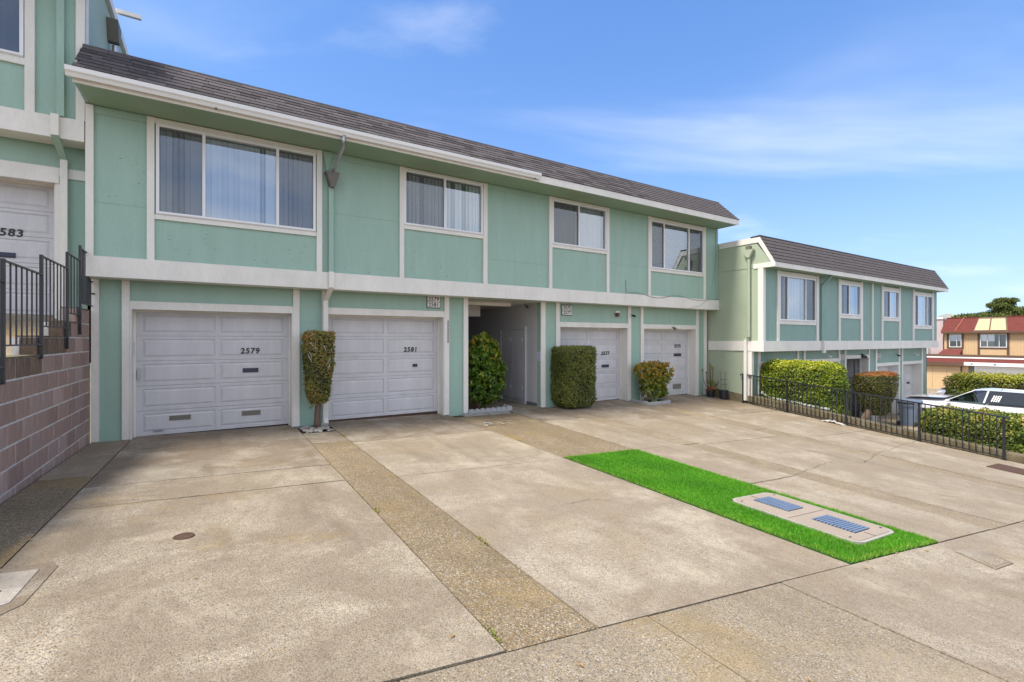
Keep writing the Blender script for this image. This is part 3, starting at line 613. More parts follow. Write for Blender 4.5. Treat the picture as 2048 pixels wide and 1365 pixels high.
# thermometer strip / key rail on the post beside garage 2581
q = MB()
for k in range(13): q.box(4.69, 4.725, VL - 0.052, VL - 0.041, 1.62 + k * 0.042, 1.645 + k * 0.042)
q.build('wind_chime_strip', M['leader'], main)
for a, b, z in [(-1.698, -1.017, 3.93), (1.785, 1.90, 4.25), (2.0, 3.378, 4.27), (5.572, 7.428, 3.66), (9.58, 11.188, 3.9)]: MB().box(a, b, VU - 0.0035, VU - 0.0005, z, z + 0.006).build('siding_joint', M['soffit'], main)
for a, b, z in [(1.422, 1.85, 2.05), (4.742, 5.122, 1.75), (7.602, 7.963, 1.75)]: MB().box(a, b, VL - 0.0035, VL - 0.0005, z, z + 0.006).build('siding_joint', M['soffit'], main)
chips = MB()
for k in range(90):
    a = random.choice([(-1.65, -1.05, 3.1, 5.2), (-0.85, 1.6, 3.1, 3.7), (-0.85, 1.6, 3.1, 3.5), (2.1, 3.3, 3.1, 5.2), (3.5, 5.4, 3.1, 4.0), (5.6, 7.4, 3.1, 5.2), (7.55, 9.4, 3.1, 4.1), (9.6, 11.1, 3.1, 5.2)])
    u_, z_ = random.uniform(a[0], a[1]), random.uniform(a[2], a[3]); w_ = random.uniform(0.01, 0.07); h_ = random.uniform(0.003, 0.007)
    chips.quad((u_, VU - 0.0015, z_), (u_ + w_ * 0.5, VU - 0.0015, z_ - h_), (u_ + w_, VU - 0.0015, z_ + h_ * 0.3), (u_ + w_ * 0.4, VU - 0.0015, z_ + h_))
chips.build('paint_chips', mat('bare_plywood', (0.16, 0.17, 0.12), 0.8), main, kind='stuff')
# mansard
shingle_roof(main, U0 - 0.02, U1 + 0.02, 9.30, 5.655, 10.06, 6.40, 296)
# gutter on the left part
g = MB(); prof = [(9.305, 5.66), (9.305, 5.545), (9.235, 5.53), (9.215, 5.575), (9.19, 5.60), (9.185, 5.665), (9.20, 5.665), (9.205, 5.61), (9.235, 5.585), (9.245, 5.55), (9.292, 5.56), (9.292, 5.66)]
g.prism(prof, 'x', -1.87, 6.56); gut = g.build('gutter', M['gutter'], main)
for u_ in (-1.872, 6.561): MB().prism([(9.305, 5.66), (9.305, 5.545), (9.235, 5.53), (9.215, 5.575), (9.19, 5.60), (9.185, 5.665)], 'x', u_ - 0.004, u_ + 0.004).build('gutter_end', M['gutter'], gut)
for u_, v_ in ((-0.02, 9.24), (-1.72, 9.36), (6.4, 9.24)): MB().lathe([(0.0, 0), (0.02, 0), (0.02, 0.02), (0, 0.02)], (u_, v_, 5.512), 10).build('gutter_outlet', M['leader'], gut)
ds = MB().tube([(2.03, 9.25, 5.55), (2.03, 9.25, 5.44), (2.02, 9.30, 5.36), (1.985, 9.80, 5.12), (1.97, 9.98, 5.07), (1.97, 10.0, 5.0)], 0.036, 10).build('downspout', M['galv'], main, smooth=True)
MB().prism([(1.82, 5.05), (2.10, 5.05), (2.075, 5.0), (2.0, 4.75), (1.92, 4.75), (1.845, 5.0)], 'y', 9.90, 10.09).build('leader_head', M['leader'], ds)
MB().rbar([(1.945, 10.035, 4.76), (1.945, 10.035, 3.06)], 0.085, 0.07).build('pipe', M['green'], ds)
MB().rbar([(1.945, 10.005, 3.06), (1.945, 10.005, 2.74), (1.905, 10.38, 2.50), (1.905, 10.40, 0.05), (1.905, 10.33, -0.02)], 0.095, 0.075).build('lower_pipe', M['trim'], ds)
board(main, 1.85, 1.953, VL - 0.03, VL - 0.001, gz(1.9, VL), 2.72)
MB().prism([(1.80, 5.487), (1.99, 5.487), (1.90, 5.05), (1.87, 5.05)], 'y', VU - 0.04, VU - 0.019).build('splash_board', M['green'], main)
# lamp, cameras, cable
l = MB().box(10.20, 10.36, VL - 0.07, VL - 0.001, 2.50, 2.56).build('wall_lamp', M['alu'], main); MB().lathe([(0.04, 0), (0.055, 0.02), (0.06, 0.10), (0.05, 0.12)], (10.28, VL - 0.06, 2.385), 12).build('lamp_glass', M['bronze'], l)
def cam_unit(p, bld, aim=(0.4, -1, -0.4), m='black'):
    a = Vector(aim).normalized(); p = Vector(p); return MB().tube([p, p + a * 0.10], 0.035, 10).tube([p + Vector((0, 0.08, 0.05)), p + a * 0.03], 0.012, 6).build('security_camera', M[m], bld, smooth=False)
cam_unit((10.87, VL - 0.09, 2.44), main); cam_unit((12.77, VL - 0.10, 2.08), main, (-0.3, -1, -0.5), 'leader'); cam_unit((12.90, VL - 0.10, 2.09), main, (0.5, -1, -0.4), 'alu')
cb = []
for k in range(40):
    t = k / 39; u = 10.3 + t * 4.35; cb.append((u, VB - 0.008, 3.055 + 0.05 * math.sin(t * 15) * (1 - t) - 0.06 * math.sin(t * math.pi * 2) ** 2 + 0.02))
MB().tube([(10.25, VU - 0.008, 3.45), (10.27, VU - 0.008, 3.25), (10.26, VB + 0.03, 3.07)] + cb, 0.006, 5).build('cable', M['leader'], main)
MB().tube([(13.1, VB - 0.01, 2.72), (13.6, VB - 0.01, 2.82), (14.1, VB - 0.01, 3.04), (14.5, VU - 0.01, 4.0), (14.6, VU - 0.01, 5.1)], 0.005, 5).build('cable', M['soffit'], main)
# entry alcove
a0, a1 = ALC[0], ALC[1]; zf = gz(6.3, 10.5)
MB().box(a0, a1 + 0.02, 10.46, 16.0, zf - 0.2, zf + 0.0).build('passage_floor', M['smooth'], main)
MB().box(a0 - 0.1, a0, 10.64, 16, zf, 2.735).build('passage_wall', M['door'], main); pw = MB().box(a1, a1 + 0.1, 10.64, 16, zf, 2.735).build('passage_wall', M['door'], main)
MB().box(a0, a1, 10.62, 16, 2.70, 2.735).build('passage_ceiling', M['trim'], main); MB().box(a0, a1, 15.9, 16.0, zf, 2.7).build('passage_wall', M['door'], main)
MB().box(a0, 6.62, 12.4, 12.6, 2.38, 2.70).build('ceiling_beam', M['trim'], main); MB().box(a0, 5.95, 12.9, 13.0, zf, 2.4).build('passage_partition', M['grey'], main)
MB().box(a0 + 0.05, a1 - 0.5, 11.2, 11.3, 2.62, 2.70).build('conduit_beam', M['trim'], main)
for va, vb in ((11.27, 11.87), (11.90, 12.50)):
    c = MB().box(a1 - 0.035, a1 - 0.001, va, vb, zf + 0.12, 1.97).build('cupboard_door', M['door'], main)
    MB().box(a1 - 0.045, a1 - 0.035, va + 0.06, va + 0.10, 1.65, 1.75).build('hinge', M['alu'], c)
    MB().box(a1 - 0.045, a1 - 0.035, va + 0.06, va + 0.10, 0.25, 0.35).build('hinge', M['alu'], c)
MB().lathe([(0.012, 0), (0.02, 0.02), (0.012, 0.04)], (a1 - 0.05, 11.94, 1.0), 8).build('door_knob', M['leader'], c)
for va, vb in ((11.17, 11.25), (12.52, 12.60)): MB().box(a1 - 0.05, a1 - 0.001, va, vb, zf, 2.07).build('door_casing', M['door'], main)
MB().box(a1 - 0.05, a1 - 0.001, 11.25, 12.52, 1.99, 2.07).build('door_casing', M['door'], main)
MB().box(a1 - 0.012, a1 - 0.001, 10.65, 11.16, zf, zf + 0.09).build('base_board', M['grey'], main)
cam_unit((7.3, 10.95, 2.62), main, (-0.3, -1, -0.3))
nt_ = MB().box(7.44, 7.447, 10.475, 10.62, 1.12, 1.36).build('paper_notice', M['paper'], main)
for k in range(5): MB().box(7.437, 7.44, 10.49, 10.605 - 0.02 * (k % 3), 1.15 + k * 0.04, 1.162 + k * 0.04).build('printed_line', M['grille'], nt_)

# ------------------------------------------------------------------ upper neighbour (garage 2583)
DZ = 2.14
left = thing('apartment_building', 'sage green neighbouring block on higher ground with garage door 2583', 'building', (-6, 12, 2), group='sage green apartment blocks')
lw = (-4.35, -2.51, 6.0, 7.55, (-3.45,), 'dark', (0, 1))
shell(left, -9.5, -1.803, VU, VL, 1.3, 4.875, 5.19, 7.64, 7.785, 9.33, 10.06, 8.30, 20.0, mside='green_side', holes_up=[lw[:4], (-8.2, -6.4, 6.0, 7.5)], holes_lo=[(-4.85, -2.24, 1.2, 4.29)])
window(left, *lw[:4], VU, lw[4], lw[5], lw[6]); window(left, -8.2, -6.4, 6.0, 7.5, VU, (-7.3,), 'curtain')
board(left, -9.5, -1.812, VB, VB + 0.4, 4.855, 5.19, name='belly_band')
for a, b in [(-2.50, -2.388), (-1.915, -1.806), (-4.47, -4.36), (-6.38, -6.27), (-8.33, -8.22)]: board(left, a, b, VU - 0.045, VU - 0.001, 5.192, 7.62)
board(left, -1.8035, -1.785, VU + 0.02, VU + 0.12, 6.42, 7.9, name='corner_board')
board(left, -4.358, -2.502, VU - 0.036, VU - 0.001, 5.89, 5.998); board(left, -4.358, -2.502, VU - 0.036, VU - 0.001, 7.552, 7.62)
board(left, -9.4, -1.81, VL - 0.03, VL - 0.001, 4.34, 4.50); board(left, -4.86, -2.19, VL - 0.06, VL - 0.031, 4.24, 4.36)
board(left, -2.238, -2.09, VL - 0.04, VL - 0.001, 1.6, 4.338); board(left, -4.98, -4.852, VL - 0.04, VL - 0.001, 1.6, 4.338)
jambs(left, -4.85, -2.24, 1.6, 4.29, VL - 0.001, VD + 0.012)
garage_door(left, -4.826, -2.264, 4.267, 2.08, VD, number='2583', npos=(-2.885, 3.37), slot=(-3.06, -2.785, 3.02, 3.10), nh=0.12)
board(left, -1.80, -1.74, 10.12, 14.5, 8.14, 8.31, 'trim', 'parapet_trim')
dl = MB().rbar([(-2.09, VU - 0.04, 7.6), (-2.09, VU - 0.04, 5.20)], 0.09, 0.075).build('downspout', M['green'], left)
MB().rbar([(-2.145, VB - 0.04, 5.2), (-2.145, VB - 0.04, 4.87)], 0.095, 0.075).build('pipe', M['trim'], dl); MB().rbar([(-2.145, VB - 0.04, 4.87), (-2.125, VL - 0.08, 4.62)], 0.09, 0.07).build('elbow', M['green'], dl)
MB().rbar([(-2.125, VL - 0.08, 4.62), (-2.125, VL - 0.08, 2.0)], 0.09, 0.07).build('lower_pipe', M['trim'], dl)
shingle_roof(left, -9.5, -1.81, 9.30, 7.79, 10.06, 8.31, 0)
lh = MB().prism([(11.75, 7.86), (12.15, 7.86), (12.1, 7.66), (12.0, 7.48), (11.88, 7.48)], 'x', -1.80, -1.63).build('leader_head', M['leader'], left); MB().tube([(-1.70, 12.0, 7.45), (-1.70, 12.0, 6.2)], 0.055, 10).build('pipe', M['galv'], lh)
MB().box(-1.80, -1.35, 12.4, 12.48, 8.35, 8.43).build('roof_scupper', M['trim'], left)

# ------------------------------------------------------------------ lower neighbour
B0, B1, BV, BL = 14.665, 29.5, 8.52, 8.90
b2 = thing('apartment_building', 'sage green block lower down the slope behind the bright green hedge', 'building', (22, 10, -1.6), group='sage green apartment blocks')
BW = [(15.6, 17.93, 2.32, 3.82, (16.11, 17.27), 'net', (0, 2)), (19.75, 21.37, 2.62, 3.80, (20.45,), 'net', (0,)), (23.43, 25.0, 2.60, 3.76, (24.10,), 'net', (0,)), (26.67, 28.78, 2.31, 3.74, (27.12, 28.2), 'net', (0, 2))]
BD = [(15.165, 17.45, 0.86), (18.0, 20.487, 0.86), (23.87, 26.12, 0.575), (26.575, 28.778, 0.58)]
GATE = (21.105, 23.085, 0.955)
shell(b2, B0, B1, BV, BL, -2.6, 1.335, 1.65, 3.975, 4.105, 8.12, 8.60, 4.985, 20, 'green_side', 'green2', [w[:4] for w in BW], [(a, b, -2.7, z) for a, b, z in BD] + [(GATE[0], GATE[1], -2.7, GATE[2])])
for w in BW: window(b2, *w[:4], BV, w[4], w[5], w[6])
board(b2, B0 - 0.03, B1 + 0.03, 8.455, 8.9, 1.315, 1.65, 'trim_cool', 'belly_band')
board(b2, B0 - 0.032, B0 - 0.001, 8.905, 10.44, 1.33, 1.648, 'trim', 'belly_band')
for a, b in [(15.485, 15.598), (17.99, 18.14), (19.62, 19.745), (21.40, 21.57), (22.40, 22.51), (23.31, 23.425), (25.03, 25.175), (26.53, 26.665), (28.84, 29.0)]: board(b2, a, b, BV - 0.045, BV - 0.001, 1.652, 3.96, 'trim_cool')
for w in BW:
    board(b2, w[0] - 0.001, w[1] + 0.04, BV - 0.036, BV - 0.001, w[3] + 0.002, min(3.955, w[3] + 0.13), 'trim_cool'); board(b2, w[0] - 0.001, w[1] + 0.04, BV - 0.036, BV - 0.001, w[2] - 0.12, w[2] - 0.002, 'trim_cool')
board(b2, B0 - 0.022, B0 + 0.11, BV - 0.045, BV + 0.0, 1.652, 3.96, 'trim', 'corner_board'); board(b2, B0 - 0.022, B0 - 0.001, BV + 0.001, BV + 0.13, 1.652, 3.965, 'trim', 'corner_board')
for a, b in [(15.05, 15.163), (17.452, 17.56), (17.89, 17.998), (20.489, 20.607), (20.995, 21.103), (23.087, 23.19), (23.75, 23.868), (26.122, 26.24), (26.467, 26.573), (28.78, 28.914)]: board(b2, a, b, BL - 0.04, BL - 0.001, -1.75, 1.31, 'trim_cool')
board(b2, B0 - 0.02, B0 + 0.10, BL - 0.045, BL + 0.1, -1.75, 1.312, 'trim', 'corner_board')
for a, b, z in BD + [GATE]: board(b2, a - 0.001, b + 0.001, BL - 0.036, BL - 0.001, z, z + 0.115, 'trim_cool'); jambs(b2, a, b, -1.75, z, BL - 0.037, BL + 0.30, 'trim_cool')
for i, (a, b, z) in enumerate(BD): garage_door(b2, a + 0.024, b - 0.024, z - 0.023, -1.68, BL + 0.288, slot=(b - 0.8, b - 0.5, -0.42, -0.33))
# gated passage
gt = MB()
for k in range(17): gt.box(GATE[0] + 0.05 + k * 0.112, GATE[0] + 0.068 + k * 0.112, BL + 0.05, BL + 0.068, -1.62, 0.15)
gt.box(GATE[0] + 0.03, GATE[1] - 0.08, BL + 0.045, BL + 0.073, 0.15, 0.19).box(GATE[0] + 0.03, GATE[1] - 0.08, BL + 0.045, BL + 0.073, -1.64, -1.60).box(GATE[0] + 0.9, GATE[0] + 0.95, BL + 0.045, BL + 0.075, -1.6, 0.9)
gt.build('security_gate', M['black'], b2)
MB().box(GATE[0], GATE[1], 12.5, 12.6, -1.7, 1.3).build('passage_wall', M['door'], b2); MB().box(GATE[0] - 0.1, GATE[0], 9.05, 12.5, -1.7, 1.3).build('passage_wall', M['door'], b2); MB().box(GATE[1], GATE[1] + 0.1, 9.2, 12.5, -1.7, 1.3).build('passage_wall', M['door'], b2)
MB().box(GATE[0], GATE[1], 9.05, 12.5, 1.25, 1.33).build('passage_ceiling', M['door'], b2)
plaque(b2, 20.64, 20.95, 0.875, 1.13, BL - 0.001, ('2571', '2573')); plaque(b2, 23.90, 24.21, 0.845, 1.11, BL - 0.001, ('2567', '2569'))
cam_unit((19.45, BL - 0.15, 1.07), b2, (0.5, -1, -0.3), 'alu'); cam_unit((25.8, BL - 0.1, 1.0), b2, (-0.2, -1, -0.3)); cam_unit((27.85, BL - 0.1, 1.0), b2, (0.2, -1, -0.3), 'alu')
sp_ = MB(); sp_.tube([(22.45, BL - 0.03, 1.02), (22.60, BL - 0.16, 0.98)], 0.10, 12, 0.04); sp_.build('flood_lamp', M['black'], b2)
# gable side trims
X0, X1 = B0 - 0.022, B0 + 0.0005
MB().prism([(8.60, 4.985), (8.60, 4.82), (8.64, 4.80), (10.03, 4.80), (10.03, 4.985)], 'x', X0, X1).build('parapet_trim', M['trim'], b2)
MB().prism([(8.598, 4.99), (8.10, 4.105), (8.10, 3.97), (8.20, 3.97), (8.17, 4.02), (8.638, 4.80), (8.598, 4.82)], 'x', X0, X1).build('rake_trim', M['trim'], b2)
MB().prism([(8.201, 3.97), (8.172, 4.022), (8.23, 4.12), (8.80, 4.12), (8.80, 3.97)], 'x', X0, X1).build('eave_return', M['trim'], b2)
MB().box(X0 + 0.012, X1, 8.80, 10.03, 4.006, 4.016).build('siding_joint', M['soffit'], b2)
shingle_roof(b2, B0 - 0.012, B1 + 0.02, 8.095, 4.115, 8.60, 5.0, 0)
db = MB().tube([(14.59, 8.92, 4.40), (14.59, 8.92, 1.78), (14.57, 9.0, 1.70)], 0.048, 10).build('downspout', M['green_side'], b2)
MB().prism([(8.74, 4.60), (9.10, 4.60), (8.96, 4.34), (8.88, 4.34)], 'x', 14.52, 14.64).build('leader_head', M['green_side'], db); MB().box(14.54, 14.64, 8.85, 9.0, 4.60, 4.72).build('scupper', M['leader'], db)
MB().rbar([(14.575, 9.02, 1.70), (14.575, 9.02, -0.28)], 0.085, 0.085).build('lower_pipe', M['trim'], db)
MB().rbar([(18.35, BV - 0.03, 3.6), (18.35, BV - 0.03, 1.66)], 0.11, 0.08).build('front_pipe', M['green2'], db); MB().rbar([(18.45, 8.2, 3.97), (18.35, BV - 0.03, 3.62)], 0.10, 0.08).build('pipe_elbow', M['green2'], db)
MB().rbar([(18.35, 8.41, 1.66), (18.35, 8.41, 1.22)], 0.11, 0.08).build('band_pipe', M['trim_cool'], db)

# ------------------------------------------------------------------ block wall, rail above
UW = -1.82
wall = thing('block_wall', 'reddish concrete block retaining wall stepping down beside the strip next to garage 2579', 'wall', (UW, 6, 0))
def wtop(v): return 2.18 if v > 9.69 else 1.95 if v > 8.98 else 1.73 if v > 7.80 else 1.50 if v > 6.55 else 1.27 if v > 5.4 else 1.05 if v > 4.3 else 0.82 if v > 3.2 else 0.60
core = MB()
edges = [10.53, 9.69, 8.98, 7.80, 6.55, 5.4, 4.3, 3.2, 2.1]
for i in range(len(edges) - 1): core.box(UW - 0.23, UW - 0.007, edges[i+1], edges[i], -0.5, wtop((edges[i] + edges[i+1]) / 2) - 0.012)
core.build('mortar_core', M['mortar'], wall)
PH, PL = 0.2265, 0.452
bm_ = {}
def blk(L_, m):
    k = (round(L_, 3), m)
    if k not in bm_:
        q = MB(); c = 0.006; h = PH - 0.014; a = L_ / 2 - 0.009
        q.v = [(0, -a + c, c), (0, a - c, c), (0, a - c, h - c), (0, -a + c, h - c), (-0.012, -a, 0), (-0.012, a, 0), (-0.012, a, h), (-0.012, -a, h), (-0.15, -a, 0), (-0.15, a, 0), (-0.15, a, h), (-0.15, -a, h)]
        q.f = [(0,1,2,3),(4,5,1,0),(5,6,2,1),(6,7,3,2),(7,4,0,3),(8,9,5,4),(9,10,6,5),(10,11,7,6),(11,8,4,7)]
        bm_[k] = q.mesh('block', M[m])
    return bm_[k]
for r_ in range(11):
    zt_ = 2.175 - r_ * PH; v = 10.455 - (PL / 2 if r_ % 2 else 0)
    cuts = [10.455]
    while v > 2.2:
        if v < cuts[-1] - 0.05: cuts.append(v)
        v -= PL
    for hi, lo in zip(cuts, cuts[1:]):
        c = (hi + lo) / 2
        if zt_ > wtop(c) + 0.06: continue
        depth_below = wtop(c) - zt_
        m = 'block_dark' if depth_below < 0.12 and c < 9.5 else ('block_pale' if random.random() < 0.34 else 'block')
        link('block', blk(hi - lo, m), wall, (UW + random.uniform(-0.003, 0.002), c, zt_ - PH + 0.007))
cap = MB()
for i in range(len(edges) - 1): cap.box(UW - 0.20, UW - 0.001, edges[i+1] + 0.01, edges[i] - 0.005, wtop((edges[i] + edges[i+1]) / 2) - 0.012, wtop((edges[i] + edges[i+1]) / 2) + 0.012)
cap.build('coping', M['curb'], wall)
rail = thing('railing', 'black metal railing in stepped level panels on top of the block wall', 'railing', (UW, 8, 1.5))
UR = UW + 0.012
posts = [(10.20, 3.115, 2.25), (9.68, 3.13, 1.77), (8.95, 2.915, 1.56), (7.80, 2.70, 1.46), (6.60, 2.48, 1.25), (5.45, 2.27, 1.03), (4.3, 2.05, 0.8)]
for v_, zt_, zb_ in posts: MB().box(UR, UR + 0.03, v_ - 0.022, v_ + 0.022, zb_ - 0.0, zt_ + 0.01).build('post', M['black'], rail)
bmesh_ = {}
def panel(parent, v0, v1, zb_, zt_, u, step=0.115):
    MB().box(u, u + 0.028, v0, v1, zt_ - 0.016, zt_).build('top_rail', M['black'], parent); MB().box(u + 0.002, u + 0.024, v0, v1, zb_, zb_ + 0.016).build('bottom_rail', M['black'], parent)
    n = max(2, int(round((v1 - v0) / step))); h = round(zt_ - zb_ - 0.032, 3)
    if h not in bmesh_: bmesh_[h] = MB().box(-0.0065, 0.0065, -0.0065, 0.0065, 0, h).mesh('baluster', M['black'])
    for k in range(1, n): link('baluster', bmesh_[h], parent, (u + 0.013, v0 + (v1 - v0) * k / n, zb_ + 0.016))
for (va, za, _a), (vb, zb2, _b) in zip(posts[1:], posts[2:]): panel(rail, vb + 0.025, va - 0.025, zb2 - 0.855, zb2 - 0.0, UR + 0.005, 0.165)
# rails of each panel hang level from the lower post
panel(rail, 9.71, 10.17, 2.25, 3.10, UR + 0.005, 0.1); panel(rail, 10.17, 10.46, 2.25, 2.67, UR + 0.005, 0.07)
for z_, v_ in ((3.07, 10.27), (2.46, 10.44)): MB().tube([(UR + 0.02, v_ - 0.04, z_), (UR + 0.09, v_ + (0.10 if z_ < 3 else -0.16), z_)], 0.014, 6).build('wall_bracket', M['black'], rail)

# ------------------------------------------------------------------ low curb wall and sloping railing at the lower edge
low = thing('curb_wall', 'low mossy concrete curb wall behind the sloping black railing', 'wall', (14.8, 5, -0.8))
def rz(v): return gz(14.65, v)
c = MB(); vs2 = lin(2.3, 10.46, 0.8)
for v0, v1 in zip(vs2, vs2[1:]):
    h0, h1 = rz(v0) + 0.15 + 0.017 * (v0 - 2.3), rz(v1) + 0.15 + 0.017 * (v1 - 2.3)
    v0 += 0.003; u_in = 14.645 if v1 < 9.0 else 14.60
    c.hexa([(u_in, v0, -2.8), (14.95, v0, -2.8), (14.95, v1, -2.8), (u_in, v1, -2.8), (u_in + 0.01, v0, h0), (14.95, v0, h0), (14.95, v1, h1), (u_in + 0.01, v1, h1)])
c.build('curb_section', M['curb'], low)
rr_ = thing('railing', 'black metal railing sloping down along the far edge of the driveway', 'railing', (14.6, 6, -0.6))
pv = [9.12, 7.72, 6.14, 4.55, 3.08]; UQ = 14.60
RZ = lambda v: rz(v) + 0.02
for v_ in pv: MB().box(UQ - 0.022, UQ + 0.022, v_ - 0.022, v_ + 0.022, rz(v_) - 0.03, RZ(v_) + 0.93 + (0.0)).box(UQ - 0.05, UQ + 0.05, v_ - 0.05, v_ + 0.05, rz(v_) - 0.02, rz(v_) + 0.012).build('post', M['black'], rr_)
bal = MB().box(-0.0085, 0.0085, -0.0085, 0.0085, 0, 0.855).mesh('baluster', M['black'])
for v0, v1 in zip(pv, pv[1:]):
    for nm, dz, th, hw in (('top_rail', 0.935, 0.028, 0.022), ('bottom_rail', 0.06, 0.02, 0.015)):
        MB().hexa([(UQ-hw,v1,RZ(v1)+dz-th),(UQ+hw,v1,RZ(v1)+dz-th),(UQ+hw,v0,RZ(v0)+dz-th),(UQ-hw,v0,RZ(v0)+dz-th),(UQ-hw,v1,RZ(v1)+dz),(UQ+hw,v1,RZ(v1)+dz),(UQ+hw,v0,RZ(v0)+dz),(UQ-hw,v0,RZ(v0)+dz)]).build(nm, M['black'], rr_)
    n = int(round((v0 - v1) / 0.112))
    for k in range(1, n): v_ = v0 + (v1 - v0) * k / n; link('baluster', bal, rr_, (UQ, v_, RZ(v_) + 0.055))
for v_, s_ in ((9.12, 1), (3.08, -1)): MB().tube([(UQ, v_, RZ(v_) + 0.92), (UQ, v_ + 0.06 * s_, RZ(v_) + 0.92), (UQ, v_ + 0.09 * s_, RZ(v_) + 0.895), (UQ, v_ + 0.075 * s_, RZ(v_) + 0.865)], 0.02, 8).build('scroll_end', M['black'], rr_)

# ------------------------------------------------------------------ foliage kit
def leaf_mesh(name, P, N, L_, W_, tint, m, spread=0.8, up=0.0, flat=False):
    n = len(P); rnd = RNG.normal(size=(n, 3)); nn = N / np.linalg.norm(N, axis=1, keepdims=True)
    d = nn * 0.35 + rnd * spread
    if flat: d = d - nn * (d * nn).sum(1, keepdims=True) * (1 - RNG.uniform(0.2, 0.9, (n, 1)))
    d[:, 2] += up; d /= np.linalg.norm(d, axis=1, keepdims=True)
    s = np.cross(d, nn + RNG.normal(size=(n, 3)) * (0.45 if flat else 0.6)); s /= np.linalg.norm(s, axis=1, keepdims=True) + 1e-9
    k = RNG.uniform(0.7, 1.3, (n, 1)); f = np.cross(s, d)
    a = P; b = P + d * L_ * k * 0.5 + s * W_ * k * 0.5 + f * W_ * 0.15; c_ = P + d * L_ * k; e = P + d * L_ * k * 0.5 - s * W_ * k * 0.5 + f * W_ * 0.15
    V = np.stack([a, b, c_, e], 1).reshape(-1, 3)
    me = bpy.data.meshes.new(name); me.vertices.add(4 * n); me.vertices.foreach_set('co', V.astype(np.float32).ravel())
    me.loops.add(4 * n); me.loops.foreach_set('vertex_index', np.arange(4 * n, dtype=np.int32))
    me.polygons.add(n); me.polygons.foreach_set('loop_start', np.arange(0, 4 * n, 4, dtype=np.int32))
    me.update(calc_edges=True)
    at = me.attributes.new('tint', 'FLOAT', 'FACE'); at.data.foreach_set('value', np.clip(tint, 0, 1).astype(np.float32))
    me.materials.append(m); return me
def sup(q, p):
    """radius factor of a superellipsoid; p = exponent or (plan exponent, vertical exponent)"""
    pa, pz = p if isinstance(p, tuple) else (p, p)
    return (((np.abs(q[..., 0]) ** pa + np.abs(q[..., 1]) ** pa) ** (pz / pa)) + np.abs(q[..., 2]) ** pz) ** (-1 / pz)
def box_surface(n, h, p=5.0, inner=0.85, rough=0.03):
    """points and normals near the surface of a rounded box with half sizes h"""
    h = np.array(h, float); ar = np.array([h[1]*h[2], h[1]*h[2], h[0]*h[2], h[0]*h[2], h[0]*h[1], h[0]*h[1]]); ar /= ar.sum()
    f = RNG.choice(6, n, p=ar); q = RNG.uniform(-1, 1, (n, 3)); ax = f // 2; q[np.arange(n), ax] = np.where(f % 2, 1.0, -1.0)
    q = q * sup(q, p)[:, None]
    pa, pz = p if isinstance(p, tuple) else (p, p)
    nr = np.sign(q) * np.stack([np.abs(q[:, 0]) ** (pa - 1), np.abs(q[:, 1]) ** (pa - 1), np.abs(q[:, 2]) ** (pz - 1)], 1) / h; nr /= np.linalg.norm(nr, axis=1, keepdims=True)
    pts = q * h
    bump = rough * (np.sin(pts[:, 0] * 7.3 + pts[:, 2] * 4.1) + np.sin(pts[:, 1] * 8.7 - pts[:, 2] * 5.3) + np.sin(pts[:, 2] * 9.1 + pts[:, 0] * 3.0) + 0.8 * np.sin(pts[:, 0] * 19 + pts[:, 1] * 15) * np.sin(pts[:, 2] * 21))
    dep = RNG.uniform(0, 1, n) ** 1.6 * (1 - inner) * h.min()
    return pts + nr * (bump - dep)[:, None], nr, dep / ((1 - inner) * h.min() + 1e-6)
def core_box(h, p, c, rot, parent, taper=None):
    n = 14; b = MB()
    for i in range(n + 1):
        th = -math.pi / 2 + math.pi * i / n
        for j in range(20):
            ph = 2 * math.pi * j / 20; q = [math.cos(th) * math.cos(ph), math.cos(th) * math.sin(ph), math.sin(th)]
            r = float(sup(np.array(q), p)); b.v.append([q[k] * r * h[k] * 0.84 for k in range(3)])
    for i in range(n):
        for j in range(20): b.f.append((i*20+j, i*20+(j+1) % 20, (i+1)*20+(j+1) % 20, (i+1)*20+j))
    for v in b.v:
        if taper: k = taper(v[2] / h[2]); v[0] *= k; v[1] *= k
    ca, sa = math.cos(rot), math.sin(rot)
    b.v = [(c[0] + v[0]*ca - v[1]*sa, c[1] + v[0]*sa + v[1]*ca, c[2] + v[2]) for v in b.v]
    return b.build('shaded_core', M['twig_shade'], parent, smooth=True)
